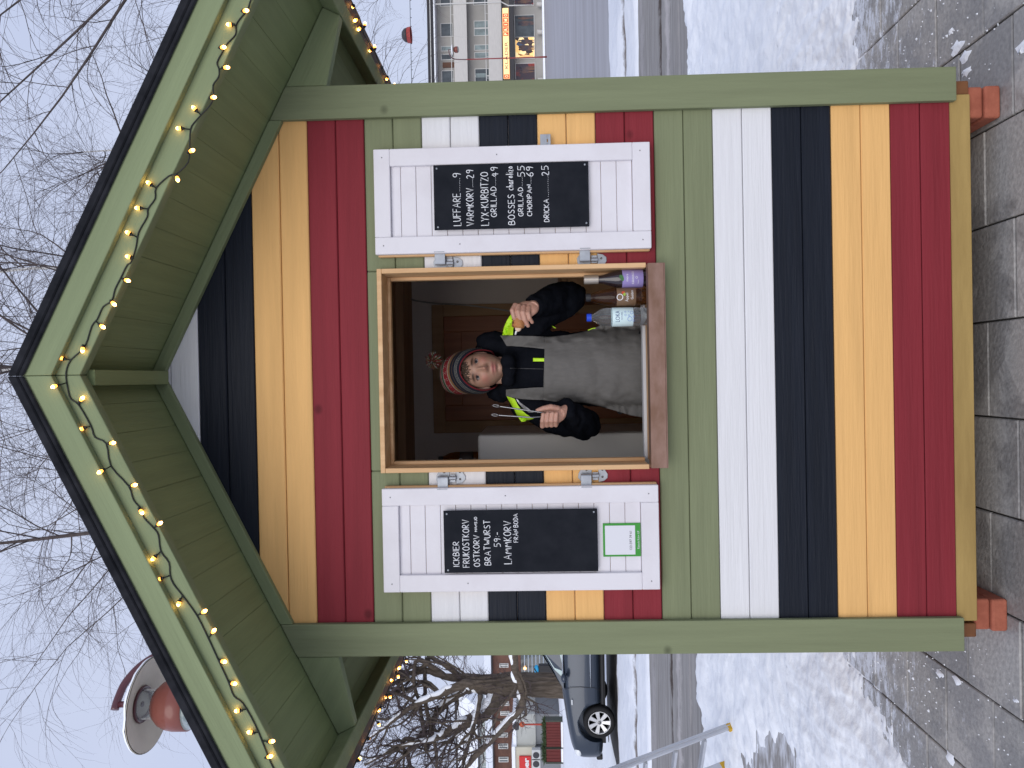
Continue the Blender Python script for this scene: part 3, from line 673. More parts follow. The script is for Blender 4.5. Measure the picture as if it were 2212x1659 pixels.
# ================================================================== STRING LIGHTS
def z6(x, y): return (x/2.88, y/2.88)
def z7(x, y): return (x/2.88, 548.6+y/2.88)
def z8_(x, y): return (x/2.88, 1097.2+y/2.88)
bul = [z6(*q) for q in [(1530, 75), (1440, 160), (1390, 302), (1410, 427), (1330, 612), (1220, 685), (1128, 804), (1195, 945), (1110, 1112), (940, 1148), (873, 1298), (812, 1455), (814, 1602)]]
bul += [z7(*q) for q in [(795, 165), (712, 307), (642, 450), (524, 590), (398, 650), (353, 822), (516, 905), (525, 1085), (703, 1175), (638, 1350), (838, 1437), (885, 1597)]]
bul += [z8_(*q) for q in [(997, 97), (967, 305), (1003, 438), (1122, 583), (1272, 642), (1332, 765), (1392, 948), (1455, 1085), (1490, 1255), (1568, 1390), (1690, 1445), (1678, 1540)]]
cab = [z6(*q) for q in [(1600, -60), (1560, 0), (1540, 60), (1490, 120), (1468, 160), (1465, 215), (1415, 270), (1380, 330), (1350, 390), (1362, 430), (1360, 480), (1325, 530), (1330, 600), (1310, 650), (1268, 698), (1215, 755), (1185, 805), (1180, 920), (1170, 1010), (1100, 1080), (1050, 1095), (970, 1170), (965, 1235), (920, 1300), (915, 1350), (862, 1445), (845, 1540), (815, 1630)]]
cab += [z7(*q) for q in [(790, 70), (750, 150), (715, 220), (695, 290), (640, 330), (605, 405), (570, 450), (525, 580), (440, 660), (410, 740), (420, 830), (440, 900), (490, 940), (565, 1070), (590, 1140), (660, 1180), (690, 1320), (800, 1445), (830, 1530), (880, 1590)]]
cab += [z8_(*q) for q in [(895, 60), (955, 125), (985, 170), (1000, 270), (1050, 340), (1058, 420), (1080, 475), (1135, 545), (1225, 670), (1295, 810), (1355, 940), (1420, 1080), (1455, 1170), (1510, 1215), (1585, 1345), (1650, 1500), (1700, 1617), (1760, 1700)]]
YB = -.5475   # face of the lower bargeboard is at -.5435, of the upper one at -.5655
def onboard(p):
    w = W(p[0], p[1], YB)
    h = w.z+.5*abs(w.x)
    y = -.5685 if h > 3.07 else -.5465
    return W(p[0], p[1], y)
def catmull(pts, k=3):
    o = []
    for i in range(len(pts)-1):
        p0 = pts[max(i-1, 0)]; p1 = pts[i]; p2 = pts[i+1]; p3 = pts[min(i+2, len(pts)-1)]
        for j in range(k):
            t = j/k; o.append(.5*((2*p1)+(p2-p0)*t+(2*p0-5*p1+4*p2-p3)*t*t+(3*p1-p0-3*p2+p3)*t**3))
    return o+[pts[-1]]
def light_string(label, cable_pts, bulb_pts, off):
    t = thing('string_lights', label, 'string lights', tuple(cable_pts[0]))
    cp = catmull(cable_pts, 3); b = MB(); b.tube(cp, .0021, 6)
    proto = []
    for p in bulb_pts:   # sockets on short leads
        q = min(cp, key=lambda c: (c-p).length); d = p-q
        if d.length > 1e-4: b.tube([q, q+d*.5+Vector((0, -.004, -.001)), p+off], .0019, 6)
    b.build('cable', CABLE, t, smooth=True)
    sh = None
    for i, p in enumerate(bulb_pts):
        q = min(cp, key=lambda c: (c-p).length); d = (p-q); d = d.normalized() if d.length > .004 else Vector((0, -.2, -1)).normalized()
        rt = Vector((0, 0, -1)).rotation_difference(d)
        if sh is None:
            bb = MB(); bb.lathe([(0, -.0125), (.003, -.011), (.0050, -.0065), (.0054, -.004)], n=12, m=1, cap=False); bb.lathe([(.0054, -.004), (.0055, -.001), (.0044, .003), (.0036, .005)], n=12, m=2, cap=False)
            bb.lathe([(.0038, .0048), (.0038, .011), (.0022, .013), (0, .0132)], n=10, m=0)
            bb.lathe([(.0066, .0046), (.0062, .0046), (.0062, .0052), (.0066, .0052)], n=10, m=0)
            o = bb.build('bulb', [CABLE, BULBC, BULB], t, smooth=True); sh = o
        else:
            o = sh.copy(); COL.objects.link(o); o.parent = t
        o.parent = t; o.matrix_parent_inverse = pinv(t)
        o.location = p+off; o.rotation_euler = rt.to_euler()
    return t
cw = [onboard(p) for p in cab]; bw = [onboard(p) for p in bul]
light_string('warm string lights looped along both slopes of the front gable', cw, bw, Vector((0, -.0075, 0)))
def under(px, py, s):
    """place on the underside of the side drip board"""
    d = _F + CR*((829.5-py)/FOC) + CU*((1106-px)/FOC); best = None
    for X in [s*(1.28+.004*i) for i in range(17)]:
        t = (X-CAM.x)/d.x; p = CAM+d*t; e = abs(p.z-(2.337-.5*(abs(X)-1.275)))
        if best is None or e < best[0]: best = (e, p)
    return best[1]+Vector((0, 0, -.006))
zr = lambda x, y: ((1200+x/4.1475)/1.8228, y/4.1475/1.8228)
zl = lambda x, y: ((1200+x/3.166)/1.8228, (2500+y/3.166)/1.8228)
br = [under(*zr(*q), 1) for q in [(748, 103), (797, 327), (938, 408), (855, 462), (1037, 818), (1105, 778), (1223, 1103), (1310, 1275)]]
bl = [under(*zl(*q), -1) for q in [(1238, 318), (1158, 402), (1135, 508), (1063, 578), (983, 765), (1033, 760), (903, 925), (887, 1107)]]
def eave_string(label, pts, s):
    pts = sorted(pts, key=lambda p: p.y)
    y = pts[-1].y
    while y < 2.3: y += random.uniform(.09, .16); pts.append(Vector((s*(1.335+random.uniform(-.03, .02)), y, 2.298)))
    y = pts[0].y
    while y > -.42: y -= random.uniform(.10, .15); pts.insert(0, Vector((s*1.33, y, 2.298)))
    c = [Vector((s*(1.322+.012*math.sin(p.y*31)), p.y+.03, 2.303-.004*math.cos(p.y*17)-.004)) for p in pts]
    light_string(label, c, pts, Vector((0, 0, -.004)))
eave_string('warm string lights under the right side eave', br, 1)
eave_string('warm string lights under the left side eave, in front of the old tree', bl, -1)

# ================================================================== INSIDE THE KIOSK
YD = 2.095
d = thing('inner_door', None, None, (.03, YD, .2)); d.parent = kiosk
d['label'] = 'brown panelled door in the back wall'
p0 = W(933, 660, YD); p1 = W(940, 935, YD); xr, xl, zt = p0.x, p1.x, p0.z
b = MB(); b.box(xl, xl+.075, YD-.03, YD, .2, zt-.0755); b.box(xr-.075, xr, YD-.03, YD, .2, zt-.0755); b.box(xl, xr, YD-.03, YD, zt-.075, zt)
b.build('door_frame', DOORF, d, bevel=.003)
b = MB(); b.box(xl+.0755, xr-.0755, YD-.012, YD, .2, zt-.0755)
x0, x1 = xl+.0755, xr-.0755
for (a0, a1, c0, c1) in ((x0, x0+.1, .2, zt-.0757), (x1-.1, x1, .2, zt-.0757), (x0+.1002, x1-.1002, zt-.19, zt-.0757), (x0+.1002, x1-.1002, 1.25, 1.37), (x0+.1002, x1-.1002, .2, .4)):
    b.box(a0, a1, YD-.028, YD-.0125, c0, c1)
b.box((x0+x1)/2-.045, (x0+x1)/2+.045, YD-.026, YD-.0125, .4002, zt-.1902)
b.build('door_leaf', DOORW, d, bevel=.004)
b = MB(); b.lathe([(0, 0), (.02, 0), (.02, .006), (.008, .01), (.008, .04), (0, .042)], (xl+.12, YD-.0285, 1.12), 12, axis=(0, -1, 0)); b.obox((xl+.165, YD-.066, 1.12), (.055, 0, 0), (0, .006, 0), (0, 0, .009))
b.build('handle', GALV, d, smooth=False, bevel=.002)
# refrigerator
f = thing('refrigerator', 'tall off-white refrigerator at the left inside the kiosk, bottle on top', 'refrigerator', (-.55, .9, .2))
c0 = W(1033, 938, .8); fx = c0.x; fz = c0.z
b = MB(); b.box(-.85, fx, .806, 1.40, .22, fz); b.build('cabinet', WHITEG, f, bevel=.012, seg=3)
b = MB(); b.box(-.85, fx-.004, .79, .806, .24, fz-.012); b.build('door_seal', mat('dark_rubber', (.04, .04, .04), .7), f)
b = MB(); b.box(-.85, fx, .735, .79, .22, fz-.002); b.build('door', WHITEG, f, bevel=.012, seg=3)
b = MB(); b.tube([(-.42, .705, 1.30), (-.42, .705, 1.62)], .009, 8); b.box(-.427, -.413, .7, .74, 1.30, 1.315); b.box(-.427, -.413, .7, .74, 1.605, 1.62); b.build('handle', WHITEG, f, smooth=False)
b = MB(); b.box(-.84, fx-.01, .82, 1.38, .2, .2205); b.build('foot', mat('dark_rubber', (.04, .04, .04)), f)
# cabinet at the right of the room
cb = thing('cupboard', 'dark brown cupboard at the right inside the kiosk, behind the bottles', 'cupboard', (.7, 1.6, .2))
q = W(1214, 660, 1.5); b = MB(); b.box(.42, .925, 1.5, 2.05, .22, q.z-.03); b.build('cabinet', DARKWOOD, cb, bevel=.004)
b = MB(); b.box(.41, .927, 1.48, 2.06, q.z-.03, q.z); b.build('top', DARKWOOD, cb, bevel=.004)
b = MB(); b.box(.43, .67, 1.482, 1.4995, .26, q.z-.05); b.build('door', DARKWOOD, cb, bevel=.003)
b = MB(); b.box(.675, .915, 1.482, 1.4995, .26, q.z-.05); b.build('door', DARKWOOD, cb, bevel=.003)
b = MB(); b.box(.43, .915, 1.5, 2.0, .2, .2195); b.build('plinth', DARKWOOD, cb)
# cable hanging on the back wall
zz = lambda x, y: W((1450+x/1.843)/1.8228, (1000+y/1.843)/1.8228, 2.06)
b = MB(); b.tube(catmull([zz(300, 318), zz(330, 335), zz(400, 348), zz(520, 360), zz(700, 370), zz(900, 395), zz(1080, 420), zz(1300, 430), zz(1500, 440)], 4), .006, 6)
tag(b.build('wall_cable', mat('grey_cable', (.42, .39, .36), .6), smooth=True), 'grey cable hanging in a curve beside the brown door', 'cable')

# ================================================================== BOTTLES
PET = mat('clear_plastic', (.86, .90, .93), .06, trans=.95, spec=.6, ior=1.25)
WATER = mat('clear_water', (.85, .92, .98), .02, trans=1., ior=1.33)
AMBER = mat('amber_drink', (.42, .17, .05), .06, trans=.97, ior=1.3)
DARKG = mat('dark_drink_glass', (.018, .012, .016), .08, coat=.6)
def bottle(name, label, cat, base, H, R, prof, body_m, lab, cap, seed=0, group=None):
    t = thing(name, label, cat, tuple(base), group=group)
    o = Vector(base); b = MB(); b.lathe([(r*R, h*H) for r, h in prof], o, 28)
    bo = b.build('body', body_m, t, smooth=True)
    z0, z1, col, deco, lr = lab
    b = MB(); r0 = R*lr; b.lathe([(r0+.0006, z0*H), (r0+.0009, z0*H+.0004), (r0+.0009, z1*H-.0004), (r0+.0006, z1*H)], o, 28, cap=False)
    b.build('label', col, t, smooth=True)
    for (txt, zz_, hh, ww, mm, xo) in deco:
        b = MB()
        if txt.startswith('@'):   # round or leaf shapes printed on the label
            pts = []
            for (cx, cz, rr, rin, cmm) in txt_shapes[txt]:
                n = 18; vs = []
                def wr(x, z, k=.0014): a = x/r0; return o+Vector(((r0+k)*math.sin(a), -(r0+k)*math.cos(a), z))
                if rin > 0:
                    for j in range(n): a = 2*PI*j/n; vs += [wr(cx+rr*math.cos(a), cz*H+rr*math.sin(a)), wr(cx+rin*math.cos(a), cz*H+rin*math.sin(a))]
                    b.add(vs, [(2*j, 2*j+1, (2*j+3) % (2*n), (2*j+2) % (2*n)) for j in range(n)])
                else:
                    for j in range(n): a = 2*PI*j/n; vs.append(wr(cx+rr*math.cos(a), cz*H+rr*math.sin(a)*cmm))
                    b.add(vs, [tuple(range(n))])
        else:
            text_mb(b, txt, (0, 0, 0), (1, 0, 0), (0, 0, 1), hh, (0, -1, 0), width=ww, wrap=lambda x, z: o+Vector(((r0+.0016)*math.sin((x+xo)/r0), -(r0+.0016)*math.cos((x+xo)/r0), zz_*H+z)))
        b.build('label_print', mm, t)
    if cap:
        cz0, cz1, crr, cm = cap
        b = MB(); b.lathe([(crr, cz0*H), (crr*1.02, cz0*H+.001), (crr*1.02, cz1*H-.001), (crr*.94, cz1*H), (0, cz1*H)], o, 24); b.build('cap', cm, t, smooth=False, bevel=.0004)
    return t
txt_shapes = {
 '@bub': [(-.010, .33, .0085, .0070, 1), (.004, .40, .0035, .0025, 1), (.012, .30, .0060, .0048, 1), (-.002, .27, .0035, .0025, 1), (.002, .345, .003, .002, 1), (.016, .40, .003, .002, 1), (-.016, .27, .004, .003, 1), (.017, .35, .002, .0012, 1)],
 '@emb': [(-.004, .475, .0115, .009, 1)], '@app1': [(.012, .42, .0055, 0, 1.1)], '@app2': [(.006, .405, .0055, 0, .9)], '@leaf': [(0, .43, .010, 0, .55), (.004, .455, .007, 0, .5), (-.005, .415, .007, 0, .5)],
 '@seal': [(0.0, .205, .004, .003, 1)]}
WINK = mat('white_print', (.8, .8, .8), .6); BINK = mat('blue_print', (.02, .05, .2), .6); LBINK = mat('light_blue_print', (.15, .25, .6), .6)
BY = -.005
pb = lambda px, py, y=BY: W(px, py, y)
# water bottle
bb_ = pb(1399, 681); base = (bb_.x, BY, 1.2688)
H = pb(1268, 691).z-1.2688+.002
bottle('water_bottle', 'clear water bottle with blue cap, leftmost of three on the sill', 'bottle', (bb_.x-.004, BY, 1.2515+.0), H+.0165, .0335,
   [(0, .008), (.55, .0), (.8, .005), (.86, .03), (.97, .07), (1, .12), (.97, .16), (1, .2), (.98, .24), (1, .26), (1, .6), (.985, .63), (1, .66), (.98, .72), (.8, .80), (.52, .87), (.38, .905), (.37, .93), (.37, .985), (0, .99)],
   PET, (.27, .60, mat('water_label', (.62, .78, .80), .45), [('LOKA', .49, .0155, .040, BINK, -.020), ('NATURELL', .445, .0048, .028, BINK, -.012), ('@bub', 0, 0, 0, LBINK, 0)], 1.), (.925, 1.0, .0140, mat('blue_cap', (.01, .06, .55), .4)))
bb2 = pb(1399, 640)
bottle('cider_bottle', 'amber apple drink bottle with brown label and black cap, middle of three on the sill', 'bottle', (bb2.x, BY+.003, 1.2515), H+.0185, .0325,
   [(0, .012), (.5, .0), (.8, .004), (.84, .03), (.97, .07), (1, .13), (.95, .2), (1, .24), (1, .53), (.99, .58), (.9, .68), (.72, .80), (.52, .88), (.4, .905), (.38, .92), (.38, .985), (0, .99)],
   AMBER, (.22, .52, mat('brown_label', (.17, .10, .055), .5), [('Äppel', .345, .0095, .030, WINK, -.020), ('Gulden', .265, .0095, .032, WINK, -.012), ('@emb', 0, 0, 0, WINK, 0), ('@app1', 0, 0, 0, mat('apple_red', (.6, .06, .03), .5), 0), ('@app2', 0, 0, 0, mat('apple_green', (.3, .5, .06), .5), 0)], 1.), (.92, 1.0, .0145, mat('black_cap', (.015, .015, .018), .4)))
bb3 = pb(1399, 601)
bottle('berry_drink_bottle', 'dark glass bottle with lilac label, rightmost of three on the sill', 'bottle', (bb3.x, BY+.003, 1.2515), pb(1262, 604).z-1.2515, .0325,
   [(0, .006), (.9, 0), (1, .02), (1, .44), (.96, .5), (.75, .6), (.5, .7), (.42, .78), (.4, .9), (.44, .905), (.44, .93), (.4, .935), (.41, .99), (.36, 1.), (0, 1.)],
   DARKG, (.10, .42, mat('lilac_label', (.27, .22, .48), .6), [('@leaf', 0, 0, 0, mat('leaf_green', (.05, .16, .05), .6), 0), ('mora', .335, .0085, .026, WINK, -.013), ('BLÅBÄRSDRICKA', .245, .0075, .046, WINK, -.023), ('MORA', .17, .0035, .014, WINK, -.022), ('@seal', 0, 0, 0, WINK, 0)], 1.),
   (.78, 1.005, .0160, mat('pale_foil', (.42, .38, .33), .35, metal=.6)))
p = W(1033, 991, 1.0); q = W(948, 991, 1.0)
bottle('fridge_bottle', 'amber bottle with black cap standing on the refrigerator', 'bottle', (p.x, 1.0, fz+.0005), q.z-fz, .036,
   [(0, .012), (.6, .0), (.9, .02), (1, .1), (1, .6), (.9, .72), (.55, .85), (.38, .9), (.38, .985), (0, .99)],
   AMBER, (.2, .5, mat('dark_label', (.05, .035, .03), .5), [('@emb', 0, 0, 0, WINK, 0)], 1.), (.89, 1.0, .0155, mat('black_cap', (.015, .015, .018))))
# ================================================================== PERSON
SKIN = vmat('skin', .5, bump=.08, bscale=300, sss=.12)
JACK = mat('dark_jacket', (.004, .005, .008), .85, col2=(.007, .008, .012), scale=9, bump=.5, bscale=22, fine=.01, spec=.06)
APR = mat('grey_apron', (.15, .146, .141), .9, spec=.15, col2=(.132, .129, .126), scale=90, stretch=(1, 1, .4), bump=.3, bscale=50, lo=.3, hi=.7)
HIVIS = mat('hi_vis_yellow', (.55, .90, .03), .5, emit=None)
REFL = mat('reflective_tape', (.45, .46, .48), .3, metal=.5)
TROU = mat('dark_trousers', (.02, .02, .025), .8)
HAIR = mat('brown_hair', (.07, .045, .03), .6)
YP = .40
pe = thing('person', 'person in striped knit hat, dark jacket and grey apron holding tongs in the kiosk hatch', 'person', (W(1100, 797, YP).x, YP, .2))

# ---- head: one smooth surface shaped in its own frame (x right of view, y forward = towards camera, z up)
HC = W(1040, 800.5, .385)          # middle of the head
roll = math.radians(-4.5); yawh = math.radians(4)
RH = Matrix.Rotation(roll, 3, 'Y') @ Matrix.Rotation(yawh, 3, 'Z') @ Matrix.Rotation(math.radians(-3), 3, 'X')
def G(a, b, s): return math.exp(-((a/s[0])**2+(b/s[1])**2))
def head_pt(th, ph):
    """th: angle round (0 = front), ph: latitude"""
    z = math.sin(ph); c = math.cos(ph)
    x = .0735*math.sin(th)*c; zz = .118*z
    yf = math.cos(th)*c
    y = yf*(.092 if yf > 0 else .100)
    # jaw narrows downwards
    if zz < .0:
        k = 1-.36*min(1, (-zz/.118))**1.6; x *= k
        if yf < 0: y *= 1-.45*min(1, -zz/.118)
        else: y *= 1-.12*min(1, -zz/.11)**2
    if zz > .03: x *= 1+.04*(zz-.03)/.09
    if yf > 0:
        y -= .010*G(x-.031, zz-.0075, (.014, .010))+.010*G(x+.031, zz-.0075, (.014, .010))     # eye sockets
        y += .005*G(abs(x)-.028, zz-.026, (.022, .008))                                          # brows
        y += .0225*G(x, zz+.027, (.0095, .0105))+.015*G(x, zz+.010, (.0065, .017))              # nose
        y += .008*G(abs(x)-.012, zz+.030, (.006, .006))
        y += .006*G(abs(x)-.040, zz+.020, (.018, .018))                                          # cheeks
        y += .0085*G(x, zz+.0545, (.020, .0048))+.0085*G(x, zz+.0655, (.017, .0050))-.006*G(x, zz+.0600, (.022, .0018))
        y -= .004*G(x, zz+.076, (.02, .005)); y += .012*G(x, zz+.098, (.022, .016))              # chin
    return Vector((x, -y, zz))
b = MB(); b.c = []; NT, NP = 120, 90
def skin_col(p):
    x, y, z = p.x, -p.y, p.z; c = Vector((.43, .255, .185))
    def mixc(c, d, f): return c.lerp(Vector(d), max(0, min(1, f)))
    if y > 0:
        c = mixc(c, (.52, .20, .16), .65*G(abs(x)-.042, z+.022, (.020, .018)))
        c = mixc(c, (.50, .22, .17), .5*G(x, z+.03, (.012, .01)))
        c = mixc(c, (.40, .13, .12), 1.05*G(x, z+.0550, (.0225, .0042))+1.05*G(x, z+.0645, (.0185, .0045)))
        c = mixc(c, (.12, .03, .03), 1.3*G(x, z+.0602, (.022, .0014)))
        c = mixc(c, (.07, .038, .025), 1.9*G(abs(x)-.031, z-.0255-.10*(abs(x)-.030)*0+.12*max(0, abs(x)-.034), (.016, .0046)))  # eyebrows
        c = mixc(c, (.30, .15, .12), .55*G(abs(x)-.031, z-.010, (.015, .009)))
        c = mixc(c, (.10, .04, .03), 1.0*G(abs(x)-.0075, z+.0375, (.0026, .0015)))
    return c
for i in range(NP+1):
    ph = -PI/2+PI*i/NP
    for j in range(NT):
        p = head_pt(2*PI*j/NT, ph); b.v.append(tuple(HC+RH @ p)); b.c.append(tuple(skin_col(p)))
for i in range(NP):
    for j in range(NT): b.f.append((i*NT+j, i*NT+(j+1) % NT, (i+1)*NT+(j+1) % NT, (i+1)*NT+j)); b.m.append(0)
# neck, torso, hips and legs carry on below the head
nb = HC+Vector((0, .015, -.06)); sx_ = HC.x
def addcol(n, c=(.50, .305, .235)): b.c += [c]*n
def btube(pts, rr, n=20):
    k = len(b.v); b.tube(pts, rr, n); addcol(len(b.v)-k)
btube([nb, nb+Vector((0, .01, -.06)), nb+Vector((0, .02, -.12))], [.056, .056, .07])
shz = W(1118, 800, YP).z
btube([(sx_, YP+.01, shz+.04), (sx_, YP, shz-.06), (sx_, YP, shz-.2), (sx_, YP, 1.24), (sx_, YP, 1.1), (sx_, YP, 1.03)], [.06, .085, .09, .09, .09, .09], 24)
for s in (-1, 1): btube([(sx_+s*.085, YP, 1.12), (sx_+s*.09, YP-.01, .72), (sx_+s*.095, YP+.02, .31), (sx_+s*.095, YP, .26), (sx_+s*.095, YP-.12, .235)], [.085, .062, .045, .045, .04], 16)
# ears
for s in (-1, 1):
    k = len(b.v); b.ball(HC+RH @ Vector((s*.072, .008, .0)), (.008, .018, .03), 12); addcol(len(b.v)-k)

# ---- hands: palm and five jointed fingers grown into one surface
def hand(palm_c, wrist, fwd, side, nrm, fingers, thumb, wr=.027):
    """fwd: wrist -> knuckles, side: index -> little finger, nrm: out of the back of the hand"""
    h = MB(); pc = Vector(palm_c); f = Vector(fwd).normalized(); s = Vector(side).normalized(); n = Vector(nrm).normalized()
    R3 = Matrix((s, f, n)).transposed()
    h.ball(pc, (.041, .046, .017), 20, rot=R3); h.ball(pc-f*.018, (.034, .036, .018), 18, rot=R3)
    h.tube([Vector(wrist), Vector(wrist).lerp(pc-f*.035, .6), pc-f*.03], [wr, .025, .024], 14)
    for pts, r in fingers:
        P_ = [pc+s*q[0]+f*q[1]+n*q[2] for q in pts]
        h.tube(P_, [r*1.05, r, r*.92, r*.82][:len(P_)], 10)
        for q, rr in zip(P_, [r*1.08, r*1.02, r*.95, r*.84]): h.ball(q, rr, 10)
    P_ = [pc+s*q[0]+f*q[1]+n*q[2] for q in thumb]
    h.tube(P_, [.014, .0125, .0105, .0095][:len(P_)], 10)
    for q, rr in zip(P_, [.0145, .0128, .0112, .0100]): h.ball(q, rr, 10)
    return fuse(h, .0021, 3)
HANDS = []
def add_hand(vf):
    vs, fs = vf; k = len(b.v); b.v += [tuple(v) for v in vs]; b.f += [tuple(i+k for i in f) for f in fs]; b.m += [0]*len(fs)
    for v in vs:
        q = .5+.5*fbm(v.x*60, v.y*60, v.z*60)
        b.c.append((.50+.04*q, .27+.05*q, .205+.04*q))
# right-of-view hand: back of the hand to us, fingertips pointing down-left and over a piece of bread
hr = W(1128, 678, .20)
wr_r = W(1146, 662, .235)
zR = Vector((0, 0, 1)); xR = Vector((1, 0, 0))
fwd = Vector((-.30, -.12, .95)).normalized(); nrm = Vector((.45, -.80, .12)); nrm = (nrm-fwd*nrm.dot(fwd)).normalized(); side = nrm.cross(fwd)  # towards the little finger side
side = Vector((-.2, .0, -.1)) if False else fwd.cross(nrm)
# fingers reach from the knuckles (top) leftwards: built in world directions through local axes
def loc(v):  # world offset -> local coordinates
    return (Vector(v).dot(side), Vector(v).dot(fwd), Vector(v).dot(nrm))
fr_ = []
for i, (zk, tipz, L) in enumerate([(.040, .036, .062), (.026, .012, .072), (.006, -.008, .075), (-.014, -.024, .062)]):
    k0 = Vector((.018-.004*i, -.012, zk)); k1 = k0+Vector((-.022, -.016, .012 if i < 1 else .004)); tip = Vector((-L+.012, -.014, tipz))
    k2 = k1.lerp(tip, .55)+Vector((0, -.006, .003))
    fr_.append(([loc(k0), loc(k1), loc(k2), loc(tip)], .0098 if i < 3 else .0088))
th_ = [loc((.015, .005, -.02)), loc((-.008, .018, -.002)), loc((-.030, .016, .006)), loc((-.048, .006, .010))]
add_hand(hand(hr+Vector((.016, .004, -.014)), wr_r+Vector((.01, .01, -.02)), fwd, side, nrm, fr_, th_))
# left-of-view hand: palm side to us, fingers curled round the tongs, thumb along them
hl = W(1190, 898, .20); wr_l = W(1222, 884, .235)
fwd2 = Vector((-.12, -.1, .97)).normalized(); nrm2 = Vector((-.25, .9, .1)); nrm2 = (nrm2-fwd2*nrm2.dot(fwd2)).normalized(); side2 = fwd2.cross(nrm2)
def loc2(v): return (Vector(v).dot(side2), Vector(v).dot(fwd2), Vector(v).dot(nrm2))
fl_ = []
for i, (zz_, L) in enumerate([(.030, .012), (.012, .020), (-.006, .022), (-.022, .018)]):
    k0 = Vector((-.030, .006, zz_+.004)); k1 = Vector((-.040-.003*(i == 0), -.018, zz_+.010)); k2 = Vector((-.022, -.036, zz_+.010)); tip = Vector((.000+L*.3, -.034, zz_+.006))
    fl_.append(([loc2(k0), loc2(k1), loc2(k2), loc2(tip)], .0098 if i < 3 else .0088))
tl_ = [loc2((.022, -.004, -.02)), loc2((.030, -.014, .006)), loc2((.026, -.020, .034)), loc2((.018, -.024, .056))]
add_hand(hand(hl+Vector((.004, .0, -.006)), wr_l+Vector((.006, .012, -.025)), fwd2, side2, nrm2, fl_, tl_))
body = b.build('body', SKIN, pe, smooth=True)
# eyes, hair
for s in (-1, 1):
    ec = HC+RH @ Vector((s*.031, -.0690, .0085))
    e = MB(); e.ball(ec, (.0125, .0125, .0125), 20, 0); e.build('eye', mat('eye_white', (.30, .26, .25), .35), pe, smooth=True)
    e = MB(); e.lathe([(0, .0132), (.0026, .0131)], ec, 14, 1, axis=RH @ Vector((0, -1, 0))); e.lathe([(.0026, .01305), (.0058, .0120)], ec, 14, 0, axis=RH @ Vector((0, -1, 0)))
    e.build('iris', [mat('blue_grey_iris', (.035, .042, .05), .2), mat('pupil', (.005, .005, .005), .2)], pe, smooth=True)
    e = MB(); n = 12
    up = [ec+RH @ Vector((.0135*math.cos(PI*k/n), -.0128-.002*math.sin(PI*k/n)+.006*abs(math.cos(PI*k/n))**2, .0062*math.sin(PI*k/n)-.0005)) for k in range(n+1)]
    e.tube(up, .0017, 6); e.build('eyelid', mat('lash_dark', (.09, .045, .035), .6), pe, smooth=True)
    e = MB(); up = [ec+RH @ Vector((.0135*math.cos(PI*k/n), -.0120+.006*abs(math.cos(PI*k/n))**2, .0064+.0095*math.sin(PI*k/n)**.6)) for k in range(n+1)]
h_ = MB(); rnd = random.Random(5)
for k in range(70):
    a = rnd.uniform(-.9, .75); x = .045*a; z0 = .066+rnd.uniform(-.01, .012)
    if a > .3: z1 = z0-rnd.uniform(.008, .018)
    else: z1 = z0-rnd.uniform(.012, .034)*(1-.3*abs(a+.2))
    yy = lambda z, x: head_pt(math.asin(max(-.99, min(.99, x/.0735))), math.asin(z/.118)).y
    P_ = [Vector((x, yy(z0, x)-.004, z0)), Vector((x+rnd.uniform(-.008, .008), yy((z0+z1)/2, x)-.004, (z0+z1)/2)), Vector((x+rnd.uniform(-.014, .012), yy(z1, x)-.0015, z1))]
    h_.tube([HC+RH @ q for q in P_], [.0022, .0018, .0004], 5)
h_.build('hair', HAIR, pe, smooth=True)

# ---- knitted hat with turned-up striped band, ear flaps and a pom-pom
KN = lambda n, c, c2=None: mat('knit_'+n, c, .95, col2=c2 or tuple(v*.7 for v in c), scale=160, bump=.6, bscale=260, fine=.002)
kn = [KN('navy', (.007, .009, .022)), KN('white', (.36, .36, .31)), KN('red', (.24, .014, .02)), KN('green', (.035, .065, .03)), KN('tan', (.23, .14, .06)), KN('dark_red', (.20, .012, .02))]
hb = MB(); NA = 96
bands = [(0, .018, 5), (.018, .03, 2), (.03, .12, 0), (.12, .127, 1), (.127, .16, 0), (.16, .167, 1), (.167, .20, 0), (.20, .207, 1), (.207, .30, 0), (.30, .306, 4), (.306, .40, 0), (.40, .44, 4), (.44, .455, 2), (.455, .50, 4), (.50, .515, 1), (.515, .69, 2), (.69, .705, 1), (.705, .78, 3), (.78, .795, 1), (.795, .84, 2), (.84, .855, 1), (.855, 1.0, 0)]
vsv = [q[0] for q in bands]+[1.]
rows = []
for v in vsv:
    row = []
    for j in range(NA):
        th = 2*PI*j/NA; fr1 = (math.cos(th)+1)/2
        # lower edge: high over the forehead, low over the ears and neck
        sfr = max(0, math.cos(th)); e0 = -.055+.125*sfr**.75 if math.cos(th) > 0 else -.055-.01*(-math.cos(th))
        top = .172; ph0 = e0
        z = e0+(top-e0)*(v**.92)
        puff = .010+.007*math.sin(min(1, v*1.6)*PI*.5)
        if v > .44: puff += .005*math.sin((v-.44)/.56*PI)
        if v < .44: puff += .005*math.sin(v/.44*PI)
        zz_ = max(-.11, min(.1165, z*.118/.172 if z > 0 else z)); ph = math.asin(zz_/.118)
        c_ = math.cos(ph)
        x = (.0745*max(c_, .0)+puff*(1 if v < .97 else .3))*math.sin(th); yb = -((.093 if math.cos(th) > 0 else .102)*c_+puff*.9)*math.cos(th)
        if v > .995: x *= .02; yb *= .02
        if z < 0: x *= 1-.05*(-z/.06)
        x += -.012*max(0, v-.5)*2; 
        row.append(HC+RH @ Vector((x, yb, z+.004)))
    rows.append(row)
def hpt(v, th):   # for motif placement
    return None
for i, row in enumerate(rows): hb.v += [tuple(p) for p in row]
